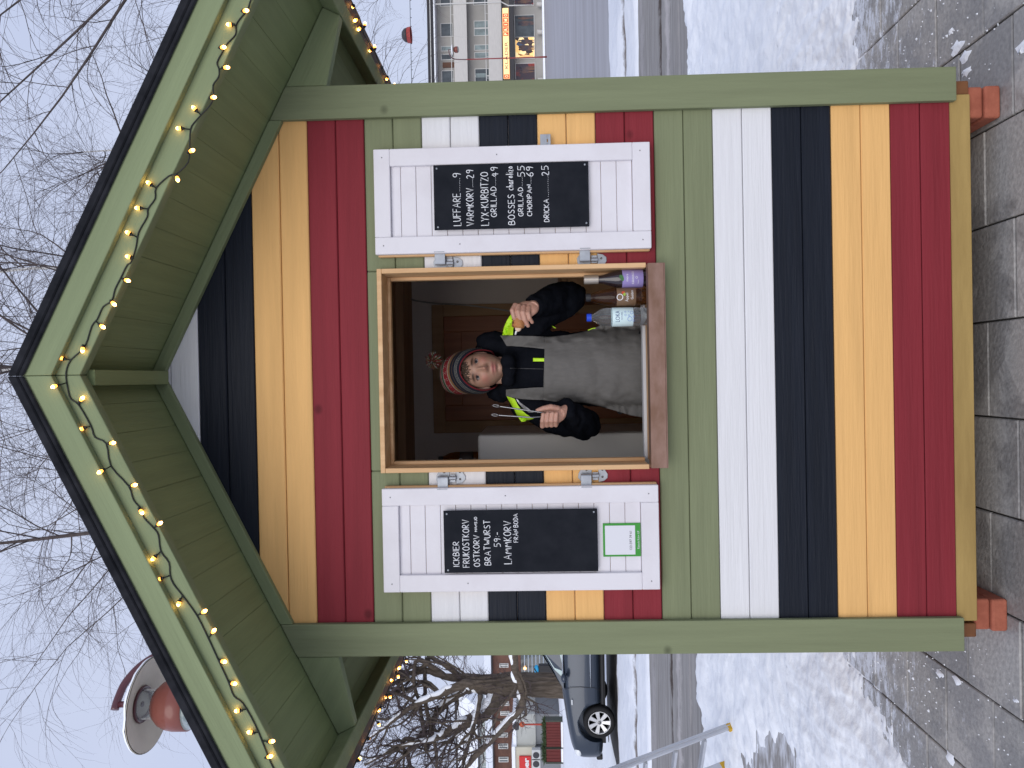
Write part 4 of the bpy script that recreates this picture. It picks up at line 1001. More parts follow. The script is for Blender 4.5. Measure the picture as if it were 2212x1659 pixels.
for i in range(len(rows)-1):
    for j in range(NA):
        m = bands[i][2]
        if abs(bands[i][0]-.515) < 1e-6 and False: m = 2
        hb.f.append((i*NA+j, i*NA+(j+1) % NA, (i+1)*NA+(j+1) % NA, (i+1)*NA+j)); hb.m.append(m)
hat = hb.build('hat', kn, pe, smooth=True)
so = hat.modifiers.new('solid', 'SOLIDIFY'); so.thickness = .003; so.offset = 1
# diamonds in the red band
mo = MB()
i0 = vsv.index(.515)
for k in range(16):
    j = (k*6) % NA; ja = rows[i0]; jb = rows[i0+1]
    cpt = (ja[j]+jb[j])/2; nrm_ = (cpt-HC-Vector((0, 0, .05))).normalized()
    l_ = ja[(j+1) % NA]-ja[j-1]; u_ = (jb[j]-ja[j])
    for (du, dl) in ((.0, 0), (.28, .42), (-.28, -.42), (.28, -.42), (-.28, .42)):
        q = cpt+nrm_*.0050+u_*du+l_*dl; mo.add([q+l_*.16, q+u_*.11, q-l_*.16, q-u_*.11], [(0, 1, 2, 3)])
mo.build('knit_motif', kn[1], hat)
pm = MB(); pc = W(947, 773, .40)
topc = W(938, 780, .40)
for k in range(620):
    d = Vector((rnd.gauss(0, 1), rnd.gauss(0, 1), rnd.gauss(0, 1))).normalized(); L = rnd.uniform(.018, .036)
    if rnd.random() < .3: d = (d+Vector((.4, 0, .9))).normalized(); L *= 1.25
    pm.tube([topc, topc+d*L*.6+Vector((0, 0, .004)), topc+d*L+Vector((rnd.uniform(-.004, .004), 0, -.003))], [.0020, .0022, .0010], 4, m=rnd.choice((0, 1, 2, 3, 4)))
pm.build('pom_pom', [kn[2], kn[3], kn[1], kn[5], kn[4]], hat)

# ---- jacket
j = MB()
def pt(px, py, y): return W(px, py, y)
sR = pt(1118, 727, .42); sLf = pt(1124, 870, .42)
eR = pt(1232, 641, .37); eL = pt(1262, 917, .36)
cR = wr_r.lerp(eR, .06); cL = wr_l.lerp(eL, .02)+Vector((.004, -.012, .0))
tx = (sR.x+sLf.x)/2
j.tube([(tx, .43, shz+.02), (tx, .42, shz-.05), (tx, .415, shz-.14), (tx, .41, shz-.25), (tx+.003, .41, shz-.40), (tx, .41, 1.05), (tx, .41, .98)], [.085, .128, .145, .148, .150, .155, .15], 36)
for i, v in enumerate(j.v): j.v[i] = (tx+(v[0]-tx)*1.06, .41+(v[1]-.41)*.80, v[2])
for (s0, e0, w0, c0) in ((sR, eR, wr_r, cR), (sLf, eL, wr_l, cL)):
    ins = Vector((tx-s0.x, 0, -.01)).normalized()*.05
    out_ = 1 if s0.x > tx else -1
    bend = (s0+e0)/2+Vector((out_*.012, -.005, .0))
    j.tube([s0+ins*1.3, s0+Vector((0, 0, -.012)), bend, e0], [.062, .066, .068, .064], 20); j.ball(s0+Vector((-out_*.004, 0, -.014)), (.066, .064, .060), 18); j.ball(e0, .065, 18)
    j.tube([e0, e0.lerp(w0, .5)+Vector((out_*.008, .0, -.006)), c0, c0+(c0-e0).normalized()*.016], [.065, .058, .047, .041], 20)
# collar and hood heaped round the neck
for k in range(22):
    a = 2*PI*k/22; q = HC+Vector((.074*math.sin(a), .030-.066*math.cos(a), -.120-.012*math.cos(a)+.004*math.sin(3*a))); j.ball(q, .036+.004*math.sin(5*a), 12)
for k in range(13):
    a = -.4+2*PI*k/13*.62; q = HC+Vector((.092*math.sin(a+.9), .045+.05*math.cos(a+3.0), -.085+.012*math.sin(a*2))); 
for q, r in ((pt(1052, 742, .44), .046), (pt(1072, 738, .43), .050), (pt(1092, 745, .42), .046), (pt(1042, 757, .47), .034), (pt(1062, 752, .46), .04), (pt(1080, 851, .43), .040), (pt(1068, 846, .46), .034), (pt(1092, 846, .40), .036), (pt(1056, 775, .50), .05), (pt(1056, 825, .50), .046), (pt(1052, 800, .52), .05), (pt(1100, 800, .30), .030), (pt(1098, 780, .31), .030), (pt(1098, 822, .31), .028)):
    j.ball(q, r, 14)
vs, fs = fuse(j, .0065, 5)
# folds in the cloth
bm_n = MB(); bm_n.v = [tuple(v) for v in vs]
me = bpy.data.meshes.new('t'); me.from_pydata(vs, [], fs); me.update()
for v in me.vertices:
    n = v.normal; p = v.co
    f_ = .0055*fbm(p.x*11, p.y*11, p.z*16)+.0045*math.sin(55*(p.z+.5*p.x*(1 if p.x > tx else -1))+4*fbm(p.x*8, p.y*8, p.z*8))*(1 if abs(p.x-tx) > .11 else .2)
    vs[v.index] = p+n*f_
bpy.data.meshes.remove(me)
jb_ = MB(); jb_.add(vs, fs); jacket = jb_.build('jacket', JACK, pe, smooth=True)
BV = BVHTree.FromPolygons([Vector(v) for v in vs], fs)
HB = BVHTree.FromPolygons([Vector(v) for v in b.v], b.f)
def resample(pl, n):
    pl = [Vector((p[0], p[1], 0)) for p in pl]; L = [0]
    for i in range(1, len(pl)): L.append(L[-1]+(pl[i]-pl[i-1]).length)
    o = []
    for k in range(n):
        t = L[-1]*k/(n-1); i = 1
        while i < len(L)-1 and L[i] < t: i += 1
        f = (t-L[i-1])/(L[i]-L[i-1]); o.append(pl[i-1].lerp(pl[i], f))
    return o
def sheet(name, A, B, m, par, off, nu=14, nv=30, th=.003, wob=0., plane=.36, miny=None):
    """cloth lying on the jacket between two outlines given in view coordinates"""
    A = resample(A, nv); B = resample(B, nv); s_ = MB(); ys = {}
    for i in range(nv):
        for k in range(nu):
            q = A[i].lerp(B[i], k/(nu-1)); w = W(q.x, q.y, plane); d = (w-CAM).normalized()
            h = BV.ray_cast(CAM, d)
            if h[0] is not None and abs(h[0].y-plane) < .2 and (name != 'apron' or h[0].y > .262):
                pnt = h[0]-d*off; 
            else:
                pnt = None
            ys[(i, k)] = (pnt, w, d)
    for i in range(nv):
        for k in range(nu):
            pnt, w, d = ys[(i, k)]
            if pnt is None:
                c_ = [ys[(i, kk)][0] for kk in range(nu) if ys[(i, kk)][0] is not None]
                yy = min(c_, key=lambda z: (z-w).length).y+.02 if c_ else plane
                t = (yy-CAM.y)/d.y; pnt = CAM+d*t
            if wob: pnt = pnt+Vector((0, -1, 0))*(wob*(.5+fbm(pnt.x*14, pnt.z*5, 3.)+.6*math.sin(38*pnt.x+6*pnt.z+3*fbm(pnt.x*3, pnt.z*3, 1))))
            s_.v.append(tuple(pnt))
    for i in range(nv-1):
        for k in range(nu-1): s_.f.append((i*nu+k, (i+1)*nu+k, (i+1)*nu+k+1, i*nu+k+1)); s_.m.append(0)
    o = s_.build(name, m, par, smooth=True)
    mo_ = o.modifiers.new('solid', 'SOLIDIFY'); mo_.thickness = th; mo_.offset = 0
    return o
Pz = lambda x, y: ((1450+x/1.8433)/1.8228, (1000+y/1.8433)/1.8228)
# apron bib and skirt, straps over the shoulders
sheet('apron', [Pz(1282, 600), Pz(1340, 600), Pz(1450, 588), Pz(1560, 565), Pz(1660, 530), Pz(1700, 510), Pz(1900, 512), Pz(2060, 512)],
      [Pz(1270, 1060), Pz(1360, 1072), Pz(1480, 1075), Pz(1600, 1085), Pz(1700, 1110), Pz(1800, 1140), Pz(1900, 1170), Pz(2060, 1200)], APR, pe, .010, 60, 60, wob=.0042)
st1 = sheet('apron_strap', [Pz(958, 592), Pz(1020, 592), Pz(1100, 594), Pz(1200, 596), Pz(1286, 600)], [Pz(1005, 668), Pz(1040, 668), Pz(1100, 672), Pz(1200, 680), Pz(1286, 690)], APR, pe, .009, 14, 30, wob=.002)
st2 = sheet('apron_strap', [Pz(1000, 985), Pz(1040, 982), Pz(1100, 978), Pz(1200, 970), Pz(1274, 968)], [Pz(1000, 1030), Pz(1060, 1045), Pz(1120, 1054), Pz(1200, 1058), Pz(1274, 1060)], APR, pe, .009, 14, 30, wob=.002)
# hi-vis shoulders and reflective tape
sheet('hi_vis_panel', [Pz(972, 590), Pz(985, 530), Pz(1010, 475), Pz(1040, 430), Pz(1068, 402)], [Pz(1050, 590), Pz(1052, 550), Pz(1060, 500), Pz(1070, 470), Pz(1085, 440)], HIVIS, pe, .004, 10, 24, .002)
sheet('hi_vis_panel', [Pz(1004, 1032), Pz(1035, 1090), Pz(1060, 1130), Pz(1085, 1180), Pz(1112, 1220)], [Pz(1062, 1050), Pz(1085, 1095), Pz(1115, 1135), Pz(1150, 1165), Pz(1200, 1195)], HIVIS, pe, .004, 10, 24, .002)
sheet('reflective_tape', [Pz(1070, 1050), Pz(1092, 1085), Pz(1125, 1120), Pz(1165, 1150)], [Pz(1080, 1050), Pz(1105, 1080), Pz(1150, 1112), Pz(1200, 1150)], REFL, pe, .005, 8, 18, .002)
sheet('reflective_tape', [Pz(1062, 590), Pz(1066, 560), Pz(1120, 520), Pz(1150, 490)], [Pz(1072, 590), Pz(1085, 560), Pz(1140, 522), Pz(1165, 495)], REFL, pe, .005, 8, 18, .002)
sheet('zip_puller', [Pz(1196, 755), Pz(1288, 757)], [Pz(1196, 780), Pz(1288, 780)], HIVIS, pe, .010, 5, 8, .002)
sheet('zip', [Pz(1030, 826), Pz(1270, 832)], [Pz(1030, 832), Pz(1270, 838)], mat('zip_dark', (.03, .03, .035), .4), pe, .002, 3, 30, .002)
sheet('jacket_piping', [Pz(1592, 552), Pz(1620, 540), Pz(1650, 533)], [Pz(1598, 556), Pz(1624, 545), Pz(1652, 539)], HIVIS, pe, .004, 3, 10, .0015)
sheet('jacket_piping', [Pz(1338, 523), Pz(1362, 536)], [Pz(1336, 528), Pz(1360, 541)], HIVIS, pe, .004, 3, 6, .0015)
sheet('apron_tag', [Pz(1962, 570), Pz(1985, 540), Pz(2000, 528)], [Pz(1962, 580), Pz(1990, 580), Pz(2000, 580)], mat('black_tag', (.01, .01, .012), .6), pe, .017, 6, 8, .002)
b2 = MB()
for s in (-1, 1): b2.tube([(sx_+s*.085, YP, 1.10), (sx_+s*.09, YP-.01, .72), (sx_+s*.095, YP+.02, .33)], [.098, .078, .066], 18)
b2.ball((sx_, YP, 1.06), (.165, .125, .11), 20); b2.build('trousers', TROU, pe, smooth=True)
b2 = MB()
for s in (-1, 1): b2.ball((sx_+s*.095, YP-.04, .245), (.05, .13, .045), 16)
b2.build('shoes', mat('shoe_black', (.015, .015, .015), .6), pe, smooth=True)
# back of the apron tie
# ---- what the hands hold
tg = thing('tongs', 'thin steel tongs held upright in the left-of-view hand', 'tongs', tuple(hl))
zq = lambda x, y, yy: W((1650+x/3.687)/1.8228, (1300+y/3.687)/1.8228, yy)
STEEL = mat('tong_steel', (.30, .30, .31), .25, metal=1.)
for (tip, mid, y_) in (((1160, 1105), (1780, 1195), .166), ((1145, 1235), (1640, 1268), .166)):
    A_ = zq(*tip, y_); B_ = zq(*mid, y_); C_ = zq(1985, 1240, .185); d = (B_-A_)
    t_ = MB(); n = 16; pts = [A_.lerp(B_, k/n) for k in range(n+1)]+[B_.lerp(C_, .5), C_]
    t_.tube(pts, [.0030]*len(pts), 8)
    e_ = A_; u = -d.normalized(); w_ = u.cross(Vector((0, 1, 0))).normalized()
    t_.tube([e_+w_*.004*math.cos(a)+u*(.011+.013*math.sin(a)) for a in [k*2*PI/14 for k in range(15)]], .0015, 6, cap=False)
    t_.build('arm', STEEL, tg, smooth=True)
t_ = MB(); t_.ball(zq(1985, 1240, .185), .006, 10); t_.build('spring', STEEL, tg, smooth=True)
# bread roll slice with sausage in a striped paper
za = lambda x, y, yy: W((1850+x/4.148)/1.8228, (1100+y/4.148)/1.8228, yy)
fd = thing('sausage_sandwich', 'small piece of bread with brown topping held in the fingers above the bottles', 'food', tuple(za(780, 710, .185)))
c1 = za(790, 720, .188); f_ = MB(); f_.tube([za(800, 640, .20), za(795, 700, .192), za(790, 770, .186), za(788, 795, .186)], [.020, .024, .025, .018], 16)
f_.build('bread', mat('bread_crust', (.42, .16, .05), .7, col2=(.55, .28, .12), scale=40, bump=.4, bscale=80), fd, smooth=True)
f_ = MB(); f_.ball(za(790, 798, .184), (.0135, .006, .0125), 14); f_.build('crumb', mat('bread_crumb', (.72, .55, .42), .9), fd, smooth=True)
f_ = MB(); rnd = random.Random(3)
for k in range(38):
    t = rnd.random(); q = za(725+rnd.uniform(-22, 22), 600+t*185, .180+rnd.uniform(-.006, .008)); f_.ball(q, rnd.uniform(.003, .0055), 8)
f_.build('topping', mat('topping_brown', (.12, .055, .02), .6, col2=(.30, .13, .04), scale=90), fd, smooth=True)
# striped paper/foil sticking out below the fingers
# ================================================================== LADDER
A0 = Vector((-3.02, 3.62, .03)); B0 = Vector((-3.48, 3.87, .03)); ab = (B0-A0); lean = Vector((-.48*.38, -.88*.38, 1)); ln = lean.normalized(); abn = ab.normalized(); tn = ln.cross(abn).normalized()
ld = thing('stepladder', 'aluminium stepladder with yellow feet standing in the snow left of the kiosk', 'ladder', tuple(A0))
HL = 1.75
for P_ in (A0, B0):
    b = MB(); c = P_+lean*(HL/2)+Vector((0, 0, .03)); b.obox(c, ln*(lean.length*HL/2), abn*.0125, tn*.026)
    b.obox(c-abn*.004*(1 if P_ is A0 else -1), ln*(lean.length*HL/2), abn*.016, tn*.004)
    b.build('rail', ALU, ld, bevel=.002)
    b = MB(); b.obox(P_+ln*.025, ln*.03, abn*.018, tn*.031); b.build('foot', YPL, ld, bevel=.004)
for k in range(1, 7):
    b = MB(); c = (A0+B0)/2+lean*(.26*k); up_ = Vector((0, 0, 1)); f_ = up_.cross(abn).normalized(); b.obox(c, abn*(ab.length/2-.014), f_*.038, up_*.011)
    for q in (-1, 0, 1): b.obox(c+up_*.0125+f_*.02*q, abn*(ab.length/2-.016), f_*.003, up_*.0014)
    b.build('step', ALU, ld, bevel=.002)
top = (A0+B0)/2+lean*HL
b = MB(); b.obox(top+Vector((0, 0, .03)), abn*(ab.length/2+.03), tn*.09, ln*.02); b.build('top_cap', YPL, ld, bevel=.005)
bk = Vector((-.48*.34, -.88*.34, -1))
for P_ in (A0, B0):
    s0 = P_+lean*HL; e0 = s0+bk*1.76; b = MB(); b.obox((s0+e0)/2, (e0-s0)/2, abn*.01, tn*.014); b.build('rear_leg', ALU, ld, bevel=.002)

# ================================================================== STREET LAMPS
LR = mat('lamp_terracotta', (.24, .07, .05), .45, col2=(.20, .055, .038), scale=3, coat=.3)
LM = mat('lamp_maroon_pipe', (.085, .022, .028), .35, coat=.4)
LC = mat('lamp_cream', (.62, .57, .46), .5, col2=(.55, .50, .41), scale=3)
LG = mat('lamp_glass', (.24, .30, .30), .25, trans=.2, coat=.3)
LGC = mat('lamp_clear_glass', (.7, .74, .74), .1, trans=.75, ior=1.1)
def street_lamp(label, C_, s, pole_xy, gz, arm=1, snow=True, simple=False):
    """C_: middle of the shade rim"""
    C_ = Vector(C_); t = thing('street_lamp', label, 'street lamp', (pole_xy[0], pole_xy[1], gz))
    n = 48 if not simple else 16
    b = MB(); b.lathe([(.44*s, -.0), (.44*s, .006*s), (.17*s, .095*s), (0, .10*s)], C_, n, cap=False); b.lathe([(.432*s, -.003*s), (.16*s, .085*s), (0, .085*s)], C_, n, cap=False); b.build('shade', LC, t, smooth=True)
    b = MB(); b.lathe([(.165*s, .055*s), (.175*s, .07*s), (.165*s, .085*s), (.135*s, .082*s), (.14*s, .06*s), (.165*s, .055*s)], C_, n, cap=False); b.build('ring', LM, t, smooth=True)
    b = MB(); b.lathe([(.145*s, .07*s), (.125*s, -.12*s)], C_, n, cap=False); b.build('neck_glass', LGC, t, smooth=True)
    b = MB(); b.lathe([(0, -.035*s), (.08*s, -.04*s), (.15*s, -.07*s), (.205*s, -.13*s), (.235*s, -.20*s), (.246*s, -.26*s), (.247*s, -.262*s), (.246*s, -.40*s), (.236*s, -.405*s)], C_, n, cap=False); b.build('bowl', LR, t, smooth=True)
    b = MB(); b.lathe([(.238*s, -.402*s), (.20*s, -.46*s), (.10*s, -.49*s), (0, -.495*s)], C_, n); b.build('lens', LG, t, smooth=True)
    pole = Vector((pole_xy[0], pole_xy[1], gz)); d = Vector((pole.x-C_.x, pole.y-C_.y, 0)); L = d.length
    b = MB(); E_ = C_+Vector((0, 0, .335*s))-d.normalized()*.02*s
    zt = E_.z
    arcp = [E_-d.normalized()*.03*s, E_+d*.15, E_+d*.42+Vector((0, 0, -.03*s)), E_+d*.72+Vector((0, 0, -.15*s)), E_+d*.92+Vector((0, 0, -.36*s)), E_+d+Vector((0, 0, -.75*s)), Vector((pole.x, pole.y, zt-1.4*s))]
    b.tube(catmull(arcp, 5), [.038*s]*31, 16); b.tube([C_+Vector((0, 0, .08*s)), C_+Vector((0, 0, .33*s))], .030*s, 12)
    b.build('arm', LM, t, smooth=True)
    b = MB(); b.tube([(pole.x, pole.y, zt-1.4*s), (pole.x, pole.y, gz+.6), (pole.x, pole.y, gz+.58), (pole.x, pole.y, gz)], [.042*s, .05*s, .065*s, .065*s], 16); b.build('pole', LM if not simple else mat('lamp_red_pole', (.28, .05, .045), .5), t, smooth=True)
    if snow:
        b = MB(); b.lathe([(.442*s, .009*s), (.436*s, .03*s), (.3*s, .085*s), (.17*s, .125*s), (.05*s, .135*s), (0, .13*s)], C_, n, cap=False)
        for i, v in enumerate(b.v): b.v[i] = (v[0], v[1], v[2]+.012*fbm(v[0]*6, v[1]*6, 1.)*s)
        b.build('snow_cap', SNOW, t, smooth=True)
    return t
cz = W((400+635/3.318)/1.8228, (2500+905/3.318)/1.8228, 4.4)
street_lamp('large red and cream street lamp with snow on its shade, beyond the left roof slope', cz, 1., (W(600, 1392, 4.75).x, 4.75), .0)
fz_ = lambda x, y, yy: W((1600+x/3.687)/1.8228, (y/3.687)/1.8228, yy)
cz = fz_(675, 722, 58); pz_ = fz_(1975, 805, 58)
street_lamp('distant red street lamp on a bent pole before the shop building', cz, 1.0, (pz_.x, 58.3), 0, simple=True, snow=True)
zd = lambda x, y, yy: W((1600+x/3.16)/1.8228, (2600+y/3.16)/1.8228, yy)
pq = zd(1700, 797, 56); cz = zd(1350, 812, 56)
t = thing('lamp_post', 'slim red post with an orange ball lamp before the pale flat building', 'lamp post', (pq.x, 56, 0))
b = MB(); b.tube([(pq.x, 56, 0), (pq.x, 56, zd(1330, 797, 56).z)], .07, 10); b.build('post', mat('post_red', (.40, .05, .03), .5), t, smooth=True)
b = MB(); b.ball(zd(1440, 797, 55.8), .22, 16); b.build('ball', mat('ball_orange', (.55, .10, .03), .4), t, smooth=True)
b = MB(); b.lathe([(0, 0), (.25, .0), (.32, .25), (.1, .5), (0, .52)], zd(1385, 820, 55.8)-Vector((0, 0, .1)), 16); b.build('shade', mat('dark_grey_metal', (.05, .05, .055), .5), t, smooth=True)
# lamp hung on the wire across the street
cz = W(880, 76, 40); 
t = thing('hanging_lamp', 'red lamp hanging from the wire across the street at the right', 'street lamp', tuple(cz))
b = MB(); b.lathe([(.40, 0), (.36, .16), (.2, .30), (0, .34)], cz, 20); b.build('hood', mat('dark_grey_metal', (.05, .05, .055)), t, smooth=True)
b = MB(); b.lathe([(.46, -.22), (.42, .0), (.40, .0), (.44, -.2), (.46, -.22)], cz, 20, cap=False); b.build('shade', mat('lamp_bright_red', (.38, .05, .04), .5), t, smooth=True)
z0_ = W(887, 76, 40).z; b = MB(); b.tube([(cz.x-30+5*k, 40, z0_+.15*math.cos(k*.5)*0+.0008*(k-6)**2) for k in range(16)], .016, 5)
for k in range(150): b.ball((cz.x-30+.5*k, 40, z0_-.05), .03, 6)
tag(b.build('light_wire', CABLE), 'thin wire with small lamps strung across the street at the right', 'wire')

# ================================================================== CAR
CARP = mat('dark_grey_car_paint', (.028, .040, .060), .3, coat=.5, col2=(.032, .044, .066), scale=1, metal=.3)
GLASSC = mat('car_glass', (.36, .48, .48), .08, coat=.6); TYRE = mat('tyre', (.012, .012, .013), .85, bump=.3, bscale=60); RIM = mat('alloy_rim', (.62, .62, .62), .3, metal=.55)
BLKP = mat('black_plastic', (.015, .015, .017), .6); CHR = mat('chrome', (.75, .77, .8), .18, metal=.9)
HLAMP = mat('headlamp', (.75, .78, .8), .12, coat=.6)
wc = W(1295.5, 1563.9, 13.2); cx0 = wc.x; cy0 = 13.2+.96; gz = wc.z-.345
car = thing('parked_car', 'dark grey car with seven-spoke wheels parked in front of the old tree', 'car', (cx0+1.4, cy0, gz))
def cp(u, v, w): return (cx0+u, cy0+v, gz+w)     # u: backwards from the front wheel centre, v: across, w: up
# body sections from nose to tail: (u, half width, bottom, top)
secs = [(-.90, .50, .42, .62), (-.885, .66, .32, .74), (-.80, .80, .26, .86), (-.66, .885, .24, .935), (-.45, .93, .24, .985), (-.10, .95, .25, 1.045), (.35, .955, .26, 1.10), (.72, .96, .27, 1.155), (1.2, .965, .27, 1.15), (2.0, .965, .27, 1.15), (2.8, .965, .27, 1.16), (3.4, .95, .28, 1.18), (3.7, .90, .34, 1.16), (3.80, .80, .42, 1.05), (3.83, .70, .5, .95)]
b = MB(); NS = 24
for (u, hw, z0, z1) in secs:
    for k in range(NS):
        a = 2*PI*k/NS; ca, sa = math.cos(a), math.sin(a)
        ex = .34; yy = hw*math.copysign(abs(ca)**ex, ca); mid = (z0+z1)/2; hh = (z1-z0)/2
        z = mid+hh*math.copysign(abs(sa)**ex, sa)
        if sa > 0: yy *= 1-.07*(max(0, z-.72)/.4)
        b.v.append(cp(u, yy, z))
for i in range(len(secs)-1):
    for k in range(NS): b.f.append((i*NS+k, i*NS+(k+1) % NS, (i+1)*NS+(k+1) % NS, (i+1)*NS+k)); b.m.append(0)
b.f.append(tuple(range(NS-1, -1, -1))); b.m.append(0); k0 = (len(secs)-1)*NS; b.f.append(tuple(k0+k for k in range(NS))); b.m.append(0)
bo = b.build('body', CARP, car, smooth=True)
cut = MB()
for u in (0, 2.855):
    for s in (-1, 1): cut.lathe([(.425, 0), (.425, .42)], cp(u, s*1.1 if s < 0 else 1.1-.42, .375), 40, axis=(0, 1, 0)) if s < 0 else cut.lathe([(.425, 0), (.425, .42)], cp(u, .68, .375), 40, axis=(0, 1, 0))
co = cut.build('cutter', BLKP)
sb = bo.modifiers.new('sub', 'SUBSURF'); sb.levels = 2; sb.render_levels = 2
bm_ = bo.modifiers.new('arch', 'BOOLEAN'); bm_.object = co; bm_.operation = 'DIFFERENCE'; bm_.solver = 'EXACT'
dg = bpy.context.evaluated_depsgraph_get(); dg.update()
nm = bpy.data.meshes.new_from_object(bo.evaluated_get(dg)); bo.modifiers.clear(); bo.data = nm
nm.materials.clear(); nm.materials.append(CARP); nm.polygons.foreach_set('material_index', [0]*len(nm.polygons))
bpy.data.objects.remove(co)
# cabin: roof and pillars round glass
def cab(u, w): return w
b = MB(); gh = [(.70, .80, 1.10, 1.11), (1.1, .765, 1.10, 1.35), (1.5, .72, 1.10, 1.585), (1.9, .69, 1.10, 1.665), (2.6, .68, 1.10, 1.68), (3.2, .68, 1.10, 1.65), (3.6, .68, 1.10, 1.52), (3.74, .70, 1.10, 1.14)]
for (u, hw, z0, z1) in gh:
    b.v += [cp(u, -hw-.085, z0), cp(u, -hw, z1-.03 if z1 > 1.2 else z1), cp(u, -hw+.09, z1), cp(u, hw-.09, z1), cp(u, hw, z1-.03 if z1 > 1.2 else z1), cp(u, hw+.085, z0)]
for i in range(len(gh)-1):
    for k in range(5): b.f.append((i*6+k, i*6+k+1, (i+1)*6+k+1, (i+1)*6+k)); b.m.append(0)
b.f += [(0, 1, 2, 3, 4, 5), tuple(42+k for k in (5, 4, 3, 2, 1, 0))]; b.m += [0, 0]
b.build('roof', CARP, car, smooth=False, bevel=.02, seg=2)
def side_pt(u, w, s, off=.006):
    """point on the side of the cabin"""
    for i in range(len(gh)-1):
        if gh[i][0] <= u <= gh[i+1][0]:
            f = (u-gh[i][0])/(gh[i+1][0]-gh[i][0]); hw = gh[i][1]+(gh[i+1][1]-gh[i][1])*f; z1 = gh[i][3]+(gh[i+1][3]-gh[i][3])*f; break
    t = (w-1.10)/max(.05, z1-.03-1.10); v = hw+.085-.085*min(1, t)
    return cp(u, s*(v+off), w)
for s in (-1, 1):
    for pl in ([(.98, 1.13), (1.62, 1.13), (1.62, 1.55), (1.52, 1.535), (1.12, 1.30)], [(1.70, 1.13), (2.55, 1.13), (2.55, 1.60), (1.95, 1.59), (1.70, 1.56)], [(2.63, 1.13), (3.45, 1.13), (3.25, 1.55), (2.63, 1.60)]):
        b = MB(); P_ = [side_pt(u, w, s) for u, w in pl]; b.add(P_, [tuple(range(len(P_)))] if s < 0 else [tuple(range(len(P_)-1, -1, -1))]); b.build('window', GLASSC, car)
    b = MB(); b.tube([side_pt(.86, 1.115, s, .012), side_pt(1.6, 1.117, s, .012), side_pt(2.6, 1.117, s, .012), side_pt(3.45, 1.12, s, .012)], .012, 6); b.build('trim', CHR, car, smooth=True)
    b = MB(); b.tube([cp(.80, s*.972, .525), cp(2.5, s*.978, .525)], .014, 6); b.build('trim', CHR, car, smooth=True)
    b = MB(); b.ball(cp(1.02, s*1.03, 1.10), (.10, .085, .065), 16); b.tube([cp(1.03, s*.88, 1.06), cp(1.03, s*1.0, 1.08)], .025, 8); b.build('mirror', CARP, car, smooth=True)
    b = MB(); b.prism([(0, 0), (1, 0)], 0, 1) if False else b.box(cx0+.42, cx0+2.42, cy0+s*.955-.012, cy0+s*.955+.012, gz+.245, gz+.30); b.build('sill', BLKP, car, bevel=.01)
    # door gap
    b = MB(); ys = s*.9665
    b.tube([cp(.72, s*.905, 1.08), cp(.78, s*.945, .95), cp(.80, s*.9615, .75), cp(.78, s*.9625, .45), cp(.72, s*.958, .33)], .0045, 5); b.build('door_gap', BLKP, car)
    b = MB(); b.obox(cp(.46, s*.9385, .93), (.055, 0, 0), (0, .006, 0), (0, 0, .012)); b.build('side_marker', HLAMP, car, bevel=.003)
b = MB(); P_ = [cp(.76, -.70, 1.155), cp(.76, .70, 1.155), cp(1.46, .60, 1.585), cp(1.46, -.60, 1.585)]; b.add([(p[0]-.012, p[1], p[2]+.012) for p in P_], [(0, 1, 2, 3)]); b.build('windscreen', GLASSC, car)
def wheel(u, s):
    w = thing('wheel', None, None); w.parent = car; w.matrix_parent_inverse = pinv(car)
    o = Vector(cp(u, s*.80, .345)); ax = (0, s, 0); v = Vector(ax)
    b = MB(); b.lathe([(.242, -.09), (.225, -.10), (.30, -.105), (.335, -.085), (.345, -.03), (.345, .06), (.335, .105), (.30, .128), (.250, .122), (.242, .10), (.242, -.09)], o, 48, axis=ax, cap=False); b.build('tyre', TYRE, w, smooth=True)
    b = MB(); b.lathe([(.243, .118), (.228, .118), (.222, .06), (.222, -.08), (.24, -.09)], o, 48, axis=ax, cap=False); b.lathe([(.052, .105), (.05, .08), (.0, .08)], o, 20, axis=ax)
    for k in range(7):
        a = 2*PI*k/7+.2; er = Vector((math.cos(a), 0, math.sin(a))); et = Vector((-math.sin(a), 0, math.cos(a)))
        i_ = [o+er*.045+et*.028+v*.095, o+er*.045-et*.028+v*.095, o+er*.228-et*.047+v*.112, o+er*.228+et*.047+v*.112]
        b.add(i_+[q-v*.03 for q in i_], [(0, 1, 2, 3), (7, 6, 5, 4), (0, 3, 7, 4), (1, 5, 6, 2), (0, 4, 5, 1), (3, 2, 6, 7)])
    b.build('rim', RIM, w, bevel=.004)
    b = MB(); b.lathe([(.222, .0), (.0, .0)], o, 32, axis=ax); b.build('brake_shadow_plate', BLKP, w)  # black plate filling the rim as painted shade behind the spokes
    b = MB(); b.lathe([(0, .114), (.03, .112), (.042, .104), (.045, .09)], o, 20, axis=ax); b.build('hub_cap', mat('hub_grey', (.16, .16, .17), .3, metal=.6), w, smooth=True)
for u in (0, 2.855):
    for s in (-1, 1): wheel(u, s)
for u in (0, 2.855):
    b = MB(); b.box(cx0+u-.42, cx0+u+.42, cy0-.66, cy0+.66, gz+.30, gz+.80); b.build('wheel_housing', BLKP, car)
b = MB(); b.box(cx0-.5, cx0+3.4, cy0-.78, cy0+.78, gz+.2, gz+.30); b.build('underbody', BLKP, car)
for s in (-1, 1):
    b = MB(); b.ball(cp(-.665, s*.735, .80), (.135, .13, .088), 20); b.build('headlight', HLAMP, car, smooth=True)
b = MB(); b.box(cx0-.915, cx0-.87, cy0-.48, cy0+.48, gz+.52, gz+.70); b.build('grille', BLKP, car, bevel=.01)
b = MB(); b.box(cx0-.92, cx0-.80, cy0-.70, cy0+.70, gz+.27, gz+.40); b.build('bumper', BLKP, car, bevel=.02)

